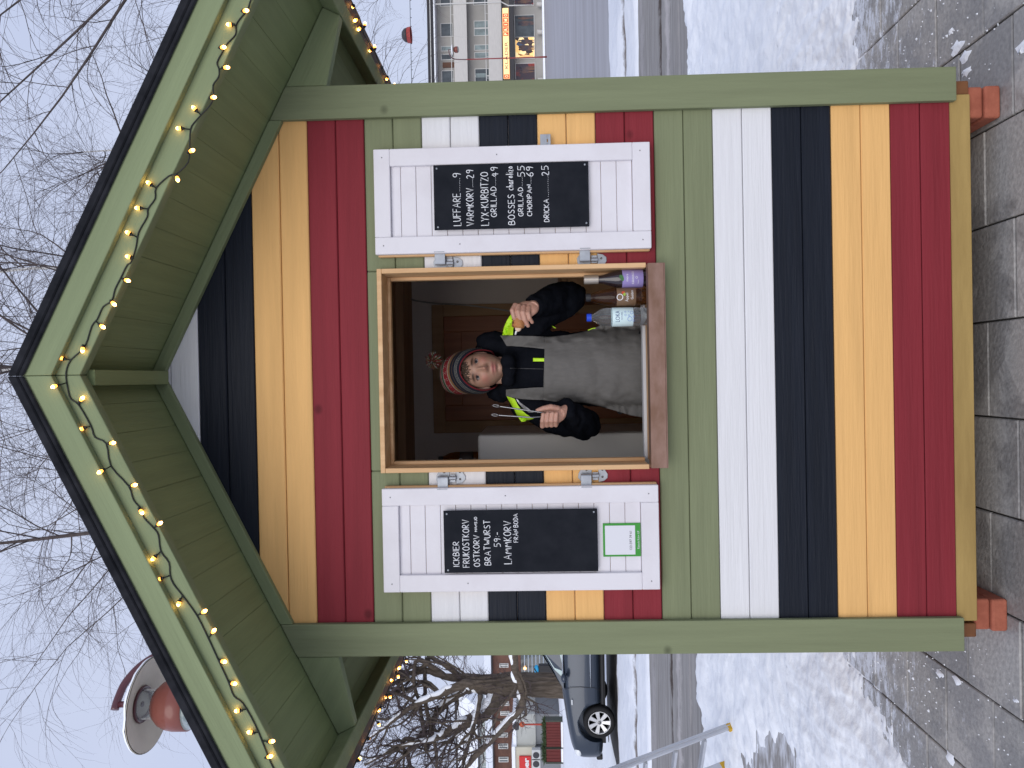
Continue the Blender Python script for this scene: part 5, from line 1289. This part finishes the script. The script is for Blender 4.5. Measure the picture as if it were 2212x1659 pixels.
# ================================================================== SHOP BUILDING AT THE RIGHT
YS = 66.4
R0 = lambda x, y=600: fz_(x, y, YS)
zof = lambda x: R0(x).z; xof = lambda y: R0(1200, y).x
BW = mat('grey_render', (.40, .385, .36), .85, col2=(.35, .34, .32), scale=.6, bump=.1, bscale=30)
BPAN = mat('balcony_cladding', (.60, .58, .55), .75, col2=(.54, .525, .50), scale=2, stretch=(1, 1, 8))
DGL = mat('dark_window_glass', (.045, .055, .062), .12, col2=(.10, .12, .13), scale=1.2, coat=.5)
PGL = mat('pale_window_glass', (.30, .37, .37), .15, col2=(.18, .22, .22), scale=1.5, coat=.5)
FRW = mat('window_frame_white', (.62, .62, .60), .6)
DRK = mat('dark_soffit', (.05, .05, .055), .7)
bd = thing('shop_building', 'three-storey pale building with glass shopfront and lit sign, seen right of the kiosk', 'building', (32, YS, 0))
XL, XR_ = 12., 62.
def bbox(n, x0, x1, y0, y1, z0, z1, m, par=bd, bev=0): b = MB(); b.box(x0, x1, y0, y1, z0, z1); return b.build(n, m, par, bevel=bev)
bbox('wall', XL, XR_, YS+1.2, YS+12, 0, zof(425), BW)
bbox('roof', XL-.3, XR_+.3, YS-.3, YS+12.3, zof(425)+.01, zof(405), SNOW)
bbox('roof_edge', XL-.3, XR_+.3, YS-.25, YS+12.2, zof(405)+.01, zof(312), mat('black_roof_metal', (.02, .02, .025), .5))
bbox('roof_stripe', XL-.3, XR_+.3, YS-.29, YS-.26, zof(362), zof(352), FRW)
for (xa, xb) in ((880, 690), (1385, 1192)):
    bbox('balcony', XL, XR_, YS-.0, YS+.12, zof(xa), zof(xb), BPAN)
    bbox('balcony_floor', XL, XR_, YS+.121, YS+1.199, zof(xa)+.0, zof(xa)+.18, BW)
    z_ = zof(xb-40); b = MB(); b.tube([(XL, YS+.05, z_), (XR_, YS+.05, z_)], .04, 6)
    for k in range(26): b.tube([(XL+2*k, YS+.06, zof(xb)), (XL+2*k, YS+.06, z_)], .02, 5)
    b.build('railing', FRW, bd)
bbox('canopy', XL, XR_, YS-.1, YS+1.199, zof(1400)+.004, zof(1386), DRK)
bbox('canopy', XL, XR_, YS-.1, YS+1.199, zof(1560), zof(1500), DRK)
def win(x0, x1, z0, z1, m, y=YS+1.2, mull=0, n='window'):
    f = bbox(n, x0, x1, y-.06, y-.001, z0, z1, FRW)
    b = MB(); k = mull+1; w = (x1-x0)/k
    for i in range(k): b.box(x0+i*w+.07, x0+(i+1)*w-.07, y-.075, y-.061, z0+.07, z1-.07)
    b.build('pane', m, f)
for off in (0, 7.42, -7.42, 14.84, 22.26, -14.84):
    for (ya, yb, m, mu) in ((432, 228, DGL, 0), (645, 568, PGL, 0), (775, 685, DGL, 0), (1142, 928, DGL, 0)):
        x0, x1 = xof(ya)+off, xof(yb)+off
        if x0 > XL+.3 and x1 < XR_-.3: win(x0, x1, zof(662), zof(478), m)
    for (ya, yb, m, mu) in ((435, 208, PGL, 1), (650, 562, PGL, 0), (770, 672, PGL, 0), (1140, 915, DGL, 1)):
        x0, x1 = xof(ya)+off, xof(yb)+off
        if x0 > XL+.3 and x1 < XR_-.3: win(x0, x1, zof(1188), zof(970), m, mull=mu)
# curtain and flag seen in the windows
bbox('curtain', xof(1052), xof(990), YS+1.10, YS+1.115, zof(1150), zof(985), PGL)
bbox('red_shutter_panel', xof(888), xof(812), YS+1.1, YS+1.19, zof(690), zof(500), mat('brown_panel', (.14, .07, .045), .7))
# shopfront
WARM = mat('shop_light_inside', (.9, .7, .4), .6, emit=(1., .66, .28), estr=.9, col2=(.25, .14, .08), scale=1.6)
SHOPW = mat('lit_shop_interior', (.5, .32, .15), .6)
def shop_int():
    m = SHOPW; n = m.node_tree.nodes; l = m.node_tree.links; bs = n['Principled BSDF']
    tc_ = n.new('ShaderNodeTexCoord'); v = n.new('ShaderNodeTexVoronoi'); v.inputs['Scale'].default_value = 1.6; mp_ = n.new('ShaderNodeMapping'); mp_.inputs['Scale'].default_value = (1.6, .3, 1.)
    l.new(tc_.outputs['Object'], mp_.inputs['Vector']); l.new(mp_.outputs['Vector'], v.inputs['Vector'])
    r = n.new('ShaderNodeValToRGB'); r.color_ramp.interpolation = 'CONSTANT'
    els = [(0, (.9, .55, .2)), (.25, (.25, .12, .05)), (.4, (.7, .42, .18)), (.55, (.05, .07, .12)), (.7, (.95, .7, .35)), (.85, (.04, .03, .03))]
    r.color_ramp.elements[0].color = els[0][1]+(1,); r.color_ramp.elements[1].position = els[1][0]; r.color_ramp.elements[1].color = els[1][1]+(1,)
    for p_, c_ in els[2:]: e = r.color_ramp.elements.new(p_); e.color = c_+(1,)
    sp = n.new('ShaderNodeSeparateColor'); l.new(v.outputs['Color'], sp.inputs[0]); l.new(sp.outputs[0], r.inputs['Fac'])
    l.new(r.outputs['Color'], bs.inputs['Base Color']); l.new(r.outputs['Color'], bs.inputs['Emission Color']); bs.inputs['Emission Strength'].default_value = .75
shop_int()
for off in (0, 7.42, -7.42, 14.84, 22.26):
    for (ya, yb, kind) in ((1165, 868, 1), (785, 482, 0), (468, 158, 2)):
        x0, x1 = xof(ya)+off, xof(yb)+off
        if not (x0 > XL+.3 and x1 < XR_-.3): continue
        f = bbox('shop_window', x0-.06, x1+.06, YS+1.10, YS+1.199, zof(1868), zof(1568), FRW)
        z0, z1 = zof(1858), zof(1580)
        bbox('display', x0, x1, YS+1.085, YS+1.099, z0, z1, [SHOPW, mat('shop_dark_interior', (.06, .04, .05), .15, col2=(.30, .05, .035), scale=1.1, lo=.52, hi=.6, coat=.5), DGL][kind], par=f)
        rr = random.Random(int(ya+off*10)); b = MB()   # mannequins and goods behind the glass
        for q in range(5):
            xq = x0+.25+(x1-x0-.5)*rr.random(); hq = rr.uniform(.9, 1.55)
            b.lathe([(.05, 0), (.09, .4), (.16, .75), (.19, 1.1), (.08, 1.25), (.1, 1.4), (0, 1.5)], (xq, YS+1.07, z0+.01), 8, sy=.05, sx=hq/1.5)
        b.build('goods', mat('goods_dark', (.05, .06, .09), .7, col2=(.22, .12, .08), scale=1.4), f)
        if kind == 0: bbox('warm_lamp_strip', x0+.05, x1-.05, YS+1.07, YS+1.084, z0+.02, z0+.14, WARM, par=f)
for y_ in (445, 40, 1150):
    b = MB(); x_ = xof(y_); b.tube([(x_, YS+.6, 0), (x_, YS+.6, .62)], .22, 12); b.build('bollard_base', BPAN, bd, smooth=True)
b = MB(); x_ = xof(40); b.tube([(x_, YS-.06, zof(430)), (x_, YS-.06, zof(1390)), (xof(100), YS-.12, zof(1490)), (xof(104), YS-.12, zof(1840))], .06, 8); b.build('downpipe', FRW, bd, smooth=True)
bbox('snow_ridge', XL, XR_, YS-1.5, YS-.6, -.02, .16, SNOW)
# lit sign
sgn = thing('shop_sign', 'long lit yellow shop sign with dark and red lettering, over the display windows', 'sign', (xof(650), YS-.12, zof(1490)))
SY = YS-.13; sx0, sx1 = xof(1160), xof(135); sz0, sz1 = zof(1490), zof(1403)
b = MB(); b.box(sx0, sx1, SY, YS-.101, sz0, sz1); b.build('light_box', mat('sign_lit_yellow', (.9, .6, .3), .5, emit=(1, .60, .24), estr=.95), sgn)
SRED = mat('sign_lit_red', (.6, .05, .02), .5, emit=(.9, .07, .02), estr=.8); SCRM = mat('sign_lit_cream', (.9, .7, .4), .5, emit=(1, .78, .42), estr=1.); SNAV = mat('sign_navy', (.02, .02, .06), .5)
hz = (sz1-sz0)
for (ya, yb, ch) in ((1158, 1096, 'O'), (542, 486, 'P'), (478, 414, 'R'), (408, 352, 'I'), (346, 280, 'M'), (272, 214, 'O')):
    x0, x1 = xof(ya), xof(yb); b = MB(); b.box(x0+.015, x1-.015, SY-.03, SY-.001, sz0+.08*hz, sz1-.08*hz); b.build('letter_tile', SRED, sgn)
    b = MB(); w_ = (x1-x0)*(.55 if ch != 'I' else .2); text_mb(b, ch, ((x0+x1)/2-w_/2, SY-.034, sz0+.24*hz), (1, 0, 0), (0, 0, 1), hz*.52, (0, -1, 0), .001, width=w_, bold=.02); b.build('letter', SCRM, sgn)
b = MB(); text_mb(b, 'KLÄDER', (xof(1012), SY-.004, sz0+.24*hz), (1, 0, 0), (0, 0, 1), hz*.5, (0, -1, 0), .001, width=xof(624)-xof(1012)); b.build('lettering', SNAV, sgn)

# ================================================================== LEFT BACKGROUND
BRK = mat('brown_brick', (.17, .085, .06), .85, col2=(.12, .06, .045), scale=1.2, stretch=(1, 1, 3), bump=.2, bscale=30)
YB1 = 62.
X1 = lambda y, yp=YB1: zd(1300, y, yp).x; Z1 = lambda x, yp=YB1: zd(x, 800, yp).z
bb1 = thing('brick_building', 'brown brick building with small white windows behind the old tree', 'building', (X1(600), YB1, 0))
x0_, x1_ = X1(1900), X1(-500)
b = MB(); b.box(x0_, x1_, YB1, YB1+10, 0, Z1(1088)); b.build('wall', BRK, bb1)
b = MB(); b.box(x0_-.4, x1_+.4, YB1-.5, YB1+10.4, Z1(1088)+.01, Z1(1072)); b.build('eaves', DRK, bb1)
b = MB(); zt_ = Z1(1072)+.005; b.add([(x0_-.4, YB1-.55, zt_), (x1_+.4, YB1-.55, zt_), (x1_+.4, YB1+5, zt_+1.), (x0_-.4, YB1+5, zt_+1.), (x0_-.4, YB1+10.5, zt_), (x1_+.4, YB1+10.5, zt_)], [(0, 1, 2, 3), (3, 2, 5, 4), (0, 3, 4), (1, 5, 2), (0, 4, 5, 1)]); b.build('snowy_roof', SNOW, bb1)
for (y_, w_) in ((535, 52), (655, 52), (775, 52), (925, 56), (1065, 64), (1230, 64), (1400, 64), (1560, 64), (60, 50), (180, 50), (300, 50), (420, 50)):
    xa, xb = X1(y_+w_/2), X1(y_-w_/2); za_, zb_ = Z1(1285 if y_ < 900 else 1262), Z1(1172 if y_ < 900 else 1140)
    b = MB(); b.box(xa, xb, YB1-.08, YB1-.001, za_, zb_); f = b.build('window', FRW, bb1)
    b = MB(); wq = xb-xa
    for i in range(2): b.box(xa+.07+i*wq/2, xa+wq/2-.04+i*wq/2, YB1-.1, YB1-.081, za_+.07, zb_-.07)
    b.build('pane', DGL, f)
# ground-floor shopfront near the kiosk; pale bars imitate light stripes in the glass
b = MB(); b.box(X1(300), X1(-300), YB1-.1, YB1-.001, .3, Z1(1440)); f = b.build('shop_window', DGL, bb1)
b = MB()
for k in range(8): b.box(X1(300), X1(-300), YB1-.14, YB1-.101, .5+.33*k, .58+.33*k)
b.build('light_stripes', mat('light_stripe_pale', (.35, .42, .5), .5), f)
b = MB(); b.ball((X1(85), YB1-.3, Z1(1490)), .12, 10); b.build('lamp', mat('warm_lamp', (1, .6, .3), .5, emit=(1, .5, .15), estr=6), bb1)
# rear pale house with snowy roof
YB2 = 85.
ph_ = thing('pale_house', 'pale house with snow-covered roof rising behind the brick building', 'house', (X1(900, YB2), YB2, 0))
X2 = lambda y: zd(1000, y, YB2).x; Z2 = lambda x: zd(x, 900, YB2).z
xa, xb = X2(1750), X2(610)
b = MB(); b.box(xa, xb, YB2, YB2+9, 0, Z2(892)); b.build('wall', mat('pale_render', (.52, .53, .50), .8), ph_)
b = MB(); zt_ = Z2(890); b.add([(xa-.6, YB2-.7, zt_), (xb+.6, YB2-.7, zt_), (xb+.6, YB2+4.5, zt_+3.0), (xa-.6, YB2+4.5, zt_+3.0), (xa-.6, YB2+9.7, zt_), (xb+.6, YB2+9.7, zt_)], [(0, 1, 2, 3), (3, 2, 5, 4), (0, 3, 4), (1, 5, 2), (0, 4, 5, 1)]); b.build('snowy_roof', SNOW, ph_)
b = MB(); b.box(xa-.62, xb+.62, YB2-.75, YB2-.6, zt_-.25, zt_-.01); b.build('gutter', DRK, ph_)
b = MB(); b.tube([(xa-.6, YB2+4.5, zt_+3.05), (xb+.6, YB2+4.5, zt_+3.05)], .2, 6); b.build('ridge', DRK, ph_)
for k in range(7):
    xq = xa+1.5+(xb-xa-3)*k/6; b = MB(); b.box(xq-.6, xq+.6, YB2-.08, YB2-.001, Z2(1005), Z2(912)); f = b.build('window', FRW, ph_)
    b = MB(); b.box(xq-.5, xq-.04, YB2-.1, YB2-.081, Z2(1000), Z2(917)); b.box(xq+.04, xq+.5, YB2-.1, YB2-.081, Z2(1000), Z2(917)); b.build('pane', PGL, f)
# low flat buildings
def low(name, label, cat, ya, yb, xt, yp, m, mb_):
    t = thing(name, label, cat, (zd(1500, (ya+yb)/2, yp).x, yp, 0))
    xa, xb = zd(1500, ya, yp).x, zd(1500, yb, yp).x; z1 = zd(xt, (ya+yb)/2, yp).z
    b = MB(); b.box(xa, xb, yp, yp+4, zd(1608, (ya+yb)/2, yp).z, z1); b.build('wall', m, t)
    b = MB(); b.box(xa+.1, xb-.1, yp+.15, yp+3.9, 0, zd(1608, (ya+yb)/2, yp).z-.005); b.build('base', mb_, t)
    b = MB(); b.box(xa-.15, xb+.15, yp-.2, yp+4.2, z1+.005, z1+.28); b.build('snow_layer', SNOW, t)
    return t, xa, xb, z1
low('flat_annex', 'pale grey windowless flat-roofed annex beside the red post', 'building', 1072, 668, 1368, 57.5, mat('annex_grey', (.48, .49, .46), .8, col2=(.44, .45, .42), scale=1), mat('annex_base', (.22, .23, .24), .8))
t, xa, xb, z1 = low('diner_annex', 'cream flat-roofed building carrying the red sign at the left edge', 'building', 1900, 1082, 1362, 57.2, mat('annex_cream', (.58, .55, .44), .8), mat('annex_base', (.22, .23, .24), .8))
sg = thing('diner_sign', 'red sign with white lettering on the cream building at the left edge', 'sign', (zd(1478, 1400, 57).x, 57, zd(1550, 1400, 57).z))
xs1 = zd(1478, 1200, 57).x; za_, zb_ = zd(1550, 1250, 57).z, zd(1405, 1250, 57).z
b = MB(); b.box(xs1-4.6, xs1, 57.05, 57.19, za_, zb_); b.build('panel', mat('sign_red', (.60, .02, .02), .45), sg, bevel=.02)
b = MB(); text_mb(b, 'Diner', (xs1-2.05, 57.03, za_+(zb_-za_)*.2), (1, 0, 0), (0, 0, 1), (zb_-za_)*.42, (0, -1, 0), .001, width=1.95, bold=.04); b.build('lettering', mat('white_print', (.8, .8, .8)), sg)
ac_w = mat('unit_white', (.55, .56, .55), .5)
for k, (ya, lb) in enumerate(((1165, 'grey cooling unit with round fan under the cream building, nearer the red post'), (1275, 'second cooling unit with fan, right under the red sign'))):
    c_ = zd(1615, ya, 56.9); t = thing('cooling_unit', lb, 'air conditioner', (c_.x, 56.8, c_.z-.35), group='cooling units under the sign'); b = MB(); b.box(c_.x-.42, c_.x+.42, 56.7, 57.15, c_.z-.35, c_.z+.35); b.build('case', ac_w, t, bevel=.02)
    b = MB(); b.lathe([(.26, 0), (.26, .02), (.06, .03), (0, .03)], (c_.x, 56.698, c_.z), 20, axis=(0, -1, 0)); b.build('fan', DRK, t)
    b = MB(); b.box(c_.x-.38, c_.x+.38, 56.75, 57.1, 0, c_.z-.36); b.build('stand', mat('annex_base', (.2, .2, .2)), t)
# dark red planter boxes with spruce twigs
YPL_ = 50.
PLR = mat('dark_red_boards', (.13, .018, .016), .7, col2=(.10, .014, .012), scale=1, stretch=(9, 1, 1)); CON = mat('spruce_green', (.035, .06, .02), .8, col2=(.06, .085, .03), scale=3)
for (ya, yb, lb) in ((1082, 765, 'dark red planter box with spruce twigs, nearer the tree trunk'), (1265, 1095, 'dark red planter box with spruce twigs, at the frame edge side'),):
    xa, xb = zd(1800, ya, YPL_).x, zd(1800, yb, YPL_).x; zt_ = zd(1745, ya, YPL_).z; zb_ = zd(1925, ya, YPL_).z
    t = thing('planter_box', lb, 'planter', ((xa+xb)/2, YPL_, zb_-.15), group='planter boxes by the diner')
    b = MB(); n = max(3, int((xb-xa)/.2)); 
    for k in range(n): b.box(xa+(xb-xa)*k/n+.006, xa+(xb-xa)*(k+1)/n-.006, YPL_, YPL_+.6, zb_, zt_)
    b.build('box', PLR, t, bevel=.01)
    b = MB(); b.box(xa-.12, xa+.0, YPL_-.04, YPL_+.64, zb_-.3, zt_+.06); b.box(xb, xb+.1, YPL_-.04, YPL_+.64, zb_-.3, zt_+.06); b.build('post', mat('post_dark_green', (.05, .06, .045), .7), t)
    b = MB(); rr = random.Random(int(ya))
    for k in range(420):
        p = Vector((rr.uniform(xa, xb), YPL_+rr.uniform(0, .6), zt_+.02)); d = Vector((rr.gauss(0, .8), rr.gauss(-.2, .5), rr.uniform(.2, 1.3))).normalized(); L = rr.uniform(.15, .5)
        b.tube([p, p+d*L*.6, p+d*L+Vector((0, 0, -.05))], [.02, .022, .004], 4)
    b.build('spruce_twigs', CON, t)
    b = MB(); b.box(xa, xb, YPL_-.1, YPL_+.7, -.02, zb_-.02); b.build('snow_foot', SNOW, t, bevel=.04)
# person-high blue bag beyond the car bonnet
p = zd(1650, 110, 40.); zt_ = zd(1590, 110, 40).z
t = thing('blue_bag', 'bright blue bag with a dark strap far behind the car windscreen', 'bag', (p.x, 40, 0))
b = MB(); b.ball((p.x, 40, (zt_+p.z)/2), (.26, .16, (zt_-p.z)/2), 16); b.build('bag', mat('bright_blue', (.02, .30, .55), .6), t, smooth=True)
b = MB(); b.tube([(p.x-.2, 39.9, p.z+.1), (p.x-.1, 39.82, (zt_+p.z)/2), (p.x+.1, 39.86, zt_)], .03, 6); b.build('strap', BLKP, t, smooth=True)
b = MB(); b.box(p.x-.25, p.x+.25, 39.9, 40.25, 0, p.z+.02); b.build('cart', BLKP, t, bevel=.03)
# ================================================================== TREES
BARK = mat('grey_brown_bark', (.105, .085, .066), .95, spec=.1, col2=(.19, .155, .125), scale=3, stretch=(5, 5, .8), bump=.9, bscale=14, fine=.06)
BARK2 = mat('dark_bark', (.06, .048, .045), .9, col2=(.10, .08, .075), scale=6, bump=.5, fine=.02)
TWIG = mat('twig', (.10, .075, .075), .85, col2=(.05, .035, .038), scale=3)
BIRCH = mat('birch_bark', (.55, .54, .52), .8, col2=(.05, .045, .045), scale=3, stretch=(1, 1, 5), lo=.55, hi=.66, bump=.3)
def grow(mbs, p, d, L, r, lvl, rnd, P, path=None):
    """one branch and, along it, its side branches; mbs: mesh per level"""
    n = max(3, P['seg'][lvl]); pts = [p.copy()]; dd = d.normalized(); st = L/n; rs = [r]
    for i in range(n):
        dd = (dd+Vector((rnd.gauss(0, 1), rnd.gauss(0, 1), rnd.gauss(0, 1)))*P['wig'][lvl]+Vector((0, 0, P['grav'][lvl]))).normalized()
        pts.append(pts[-1]+dd*st); rs.append(r*(1-(i+1)/n*P['taper'][lvl]))
    mbs[min(lvl, len(mbs)-1)].tube(pts, rs, P['sides'][lvl], cap=lvl < 2)
    if lvl+1 < len(P['seg']): sprout(mbs, pts, rs, lvl+1, rnd, P, L)
def sprout(mbs, pts, rs, lvl, rnd, P, L, start=None, count=None):
    k = count or P['kids'][lvl-1]
    for c in range(k):
        t = (start if start is not None else P['start'][lvl-1])+(1-(start if start is not None else P['start'][lvl-1]))*(c+rnd.random())/k
        f = t*(len(pts)-1); i = min(int(f), len(pts)-2); q = pts[i].lerp(pts[i+1], f-i); ax = (pts[i+1]-pts[i]).normalized()
        o = ax.orthogonal().normalized(); o.rotate(Matrix.Rotation(rnd.uniform(0, 2*PI), 3, ax)); a = P['ang'][lvl-1]*rnd.uniform(.7, 1.3)
        nd = ax*math.cos(a)+o*math.sin(a)
        grow(mbs, q, nd, P['len'][lvl-1]*rnd.uniform(.55, 1.25)*(1-.4*t), max(min(rs[i]*.7, P['rad'][lvl-1]), .0018), lvl, rnd, P)
def birch(label, base, H, r, seed, lean=(0, 0), dens=1., twig=.0036, kind='birch_tree', wig0=.05, bark=None):
    rnd = random.Random(seed); t = thing(kind, label, 'tree', tuple(base), group='bare birches round the kiosk')
    P = dict(seg=[10, 7, 7, 6], wig=[wig0, .11, .10, .10], grav=[.02, .03, -.09, -.13], taper=[.9, .85, .8, .7], sides=[10, 6, 4, 3], kids=[int(32*dens), 13, 9], start=[.25, .12, .05], ang=[.85, .75, .55], len=[H*.36, H*.17, H*.075], rad=[r*.17, .007, twig])
    m0, m1, m2 = MB(), MB(), MB(); mbs = [m0, m1, m1, m2]
    grow(mbs, Vector(base), Vector((lean[0], lean[1], 1)), H, r, 0, rnd, P)
    m0.build('trunk', bark or BIRCH, t, smooth=True); m1.build('branches', BARK2, t, smooth=True); m2.build('twigs', TWIG, t)
    return t
q = W(40, 768, 9.5)
birch('bare birch with white trunk rising behind the roof ridge', (q.x-.1, 9.5, 0), 17, .13, 11, (.0, 0), 1.35, wig0=.008)
birch('bare birch with drooping twigs beyond the right roof slope', (6.4, 9.2, 0), 16, .16, 23, (-.05, -.02), 1.45)
birch('bare birch with drooping twigs beyond the left roof slope', (-2.6, 13.5, 0), 19, .10, 37, (.04, 0), 1.3, bark=BARK2)
birch('bare birch farther back above the right roof slope', (3.2, 15, 0), 19, .15, 63, (0, 0), .8, twig=.0045)
birch('far bare birch in front of the shop building', (21.5, 33, 0), 15, .18, 41, (0, 0), .8, twig=.010)
birch('bare birch close to the right of the road', (5.2, 16.5, 0), 14, .14, 51, (.03, 0), .8, twig=.006)
# the old pollarded tree: limbs follow the photograph
ze = lambda x, y, dy=0.: W((1300+x/1.843)/1.8228, (2550+y/1.843)/1.8228, 21+dy)
M_ = 1/226.
limbs = [
 ([(1960, 275, 0), (1790, 275, 0), (1640, 275, 0), (1450, 268, 0), (1330, 270, 0), (1200, 275, 0), (1090, 262, 0), (980, 250, 0)], [100, 90, 84, 78, 84, 76, 62, 42], 0),
 ([(1120, 250, 0), (980, 222, .2), (860, 215, .4), (700, 170, .5), (560, 185, .8), (400, 120, 1)], [44, 34, 26, 22, 18, 12], 0),
 ([(1100, 290, 0), (1000, 262, -.2), (880, 300, -.3), (790, 338, -.4), (640, 400, -.5), (520, 478, -.5), (420, 560, -.6), (280, 660, -.6)], [46, 36, 30, 28, 24, 18, 14, 10], 1),
 ([(1230, 310, 0), (1190, 400, -.3), (1120, 480, -.4), (1040, 512, -.5), (940, 565, -.6), (840, 625, -.7), (750, 660, -.8), (600, 690, -.8), (440, 745, -.9), (250, 850, -1)], [60, 52, 48, 44, 40, 30, 24, 20, 15, 10], 1),
 ([(1330, -60, -1.2), (1335, 60, -1), (1345, 180, -.9), (1372, 250, -.9), (1395, 330, -.9), (1388, 430, -1), (1300, 525, -1), (1200, 640, -1.1), (1080, 760, -1.2), (960, 890, -1.3), (880, 980, -1.3)], [26, 25, 27, 30, 30, 28, 25, 23, 21, 18, 12], 1),
 ([(1090, 340, -.4), (1060, 500, -.9), (1020, 640, -1), (985, 760, -1.1), (950, 880, -1.2)], [20, 17, 15, 14, 10], 1),
 ([(1020, 290, 0), (900, 355, .2), (800, 445, .3), (700, 560, .3), (610, 690, .3), (480, 840, .3)], [34, 30, 26, 24, 18, 12], 1),
 ([(1000, 250, .3), (820, 120, .6), (700, 80, .7), (690, 300, .1), (700, 450, -.2), (740, 620, -.3), (770, 760, -.4), (775, 890, -.4)], [22, 18, 15, 14, 14, 14, 12, 10], 0),
 ([(840, 210, .5), (640, 90, .3), (610, 250, -.1), (645, 400, -.2), (680, 600, -.3), (700, 760, -.3)], [20, 16, 13, 13, 12, 9], 0),
 ([(640, 690, -.8), (560, 660, -.6), (520, 700, -.5), (560, 790, -.5), (585, 900, -.5)], [18, 15, 14, 12, 9], 0),
 ([(620, 400, -.5), (470, 330, 0), (340, 420, .1), (240, 560, .1)], [15, 12, 10, 7], 0),
 ([(800, 340, -.4), (700, 250, 0), (560, 300, .1), (440, 330, .2), (380, 430, .2)], [14, 13, 12, 9, 6], 0),
 ([(700, 120, .4), (540, 200, .4), (450, 180, .5), (300, 330, .5)], [13, 11, 9, 6], 0),
 ([(1000, 560, -.5), (960, 610, .1), (850, 700, .4), (800, 850, .5)], [12, 10, 9, 6], 1),
]
ot = thing('old_tree', 'massive gnarled old tree with snow lying on its thick limbs, behind the grey car', 'tree', tuple(ze(1960, 275)))
tb, lb_, tw, sn_ = MB(), MB(), MB(), MB(); rnd = random.Random(77)
PT = dict(seg=[0, 8, 6, 5], wig=[0, .20, .22, .25], grav=[0, .12, .04, -.02], taper=[0, .85, .85, .8], sides=[0, 6, 4, 3], kids=[5, 7, 6], start=[.1, .1, .1], ang=[.9, .8, .8], len=[2.3, 1.1, .5], rad=[.050, .018, .007])
for n_, (pl, rr, sn) in enumerate(limbs):
    pts = [ze(*p) for p in pl]; k = 5; cp_ = catmull(pts, k); rs = []
    for i in range(len(cp_)):
        f = i/k; a = min(int(f), len(rr)-1); c = min(a+1, len(rr)-1); rs.append((rr[a]+(rr[c]-rr[a])*(f-a))*M_*(1+(.05*rnd.gauss(0, 1) if n_ else 0)))
    cp_ = [p+Vector((rnd.gauss(0, 1), rnd.gauss(0, 1), rnd.gauss(0, 1)))*rs[i]*(.08 if n_ else .02) for i, p in enumerate(cp_)]
    (tb if n_ == 0 else lb_).tube(cp_, rs, 16 if n_ else 72)
    if n_ > 0:
        sprout([lb_, lb_, tw, tw], cp_, rs, 1, rnd, PT, 1., start=.15, count=9)
    if n_ == 0:   # shaggy shoots round the upper trunk
        sprout([lb_, lb_, tw, tw], cp_[15:], rs[15:], 2, rnd, PT, 1., start=0., count=60)
    if sn:
        seg_ = []; i = 0
        while i < len(cp_):
            L = rnd.randint(6, 16); s_ = cp_[i:i+L]; r_ = rs[i:i+L]
            if len(s_) > 3:
                t_ = [(s_[min(j+1, len(s_)-1)]-s_[max(j-1, 0)]).normalized() for j in range(len(s_))]
                q = [p+(Vector((0, -.35, 1))-t_[j]*t_[j].z).normalized()*r_[j]*.72 for j, p in enumerate(s_)]
                m = len(q); sn_.tube(q, [r_[j]*.62*min(1, .25+min(j, m-1-j)*.5)*(1+.2*rnd.random()) for j in range(m)], 8)
            i += L+rnd.randint(0, 2)
# fluted bark on the trunk
for i, v in enumerate(tb.v):
    v = Vector(v); a = math.atan2(v.y-21, v.x-ze(1600, 275).x); s_ = .022*math.sin(17*a+5*fbm(v.x, v.y, v.z*.5))+.012*math.sin(41*a+9*fbm(v.x*2, v.y*2, v.z))+.02*fbm(v.x*3, v.y*3, v.z)
    c_ = Vector((ze(1600, 275).x, 21, v.z)); tb.v[i] = tuple(v+(v-c_).normalized()*s_)
tb.build('trunk', BARK, ot, smooth=True); lb_.build('limbs', BARK, ot, smooth=True); tw.build('twigs', TWIG, ot); sn_.build('snow_on_limbs', SNOW, ot, smooth=True)
# bare trees far off behind the old tree
def far_tree(label, base, H, seed):
    rnd = random.Random(seed); t = thing('bare_tree', label, 'tree', tuple(base), group='bare trees beyond the square')
    P = dict(seg=[8, 6, 5, 4], wig=[.08, .16, .2, .2], grav=[.02, .05, .03, .0], taper=[.85, .85, .8, .7], sides=[8, 5, 3, 3], kids=[18, 8, 6], start=[.25, .15, .1], ang=[.8, .7, .7], len=[H*.38, H*.2, H*.1], rad=[H*.012, .05, .025])
    m0, m1 = MB(), MB(); grow([m0, m1, m1, m1], Vector(base), Vector((0, 0, 1)), H, H*.022, 0, rnd, P)
    m0.build('trunk', BARK2, t, smooth=True); m1.build('crown', TWIG, t)
far_tree('bare tree behind the old tree, left of its trunk', (-30, 46, 0), 15, 5)
far_tree('bare tree behind the old tree, near the kiosk corner board', (-15.5, 42, 0), 14, 6)
far_tree('bare tree beyond the grey road at the right', (14, 52, 0), 12, 8)
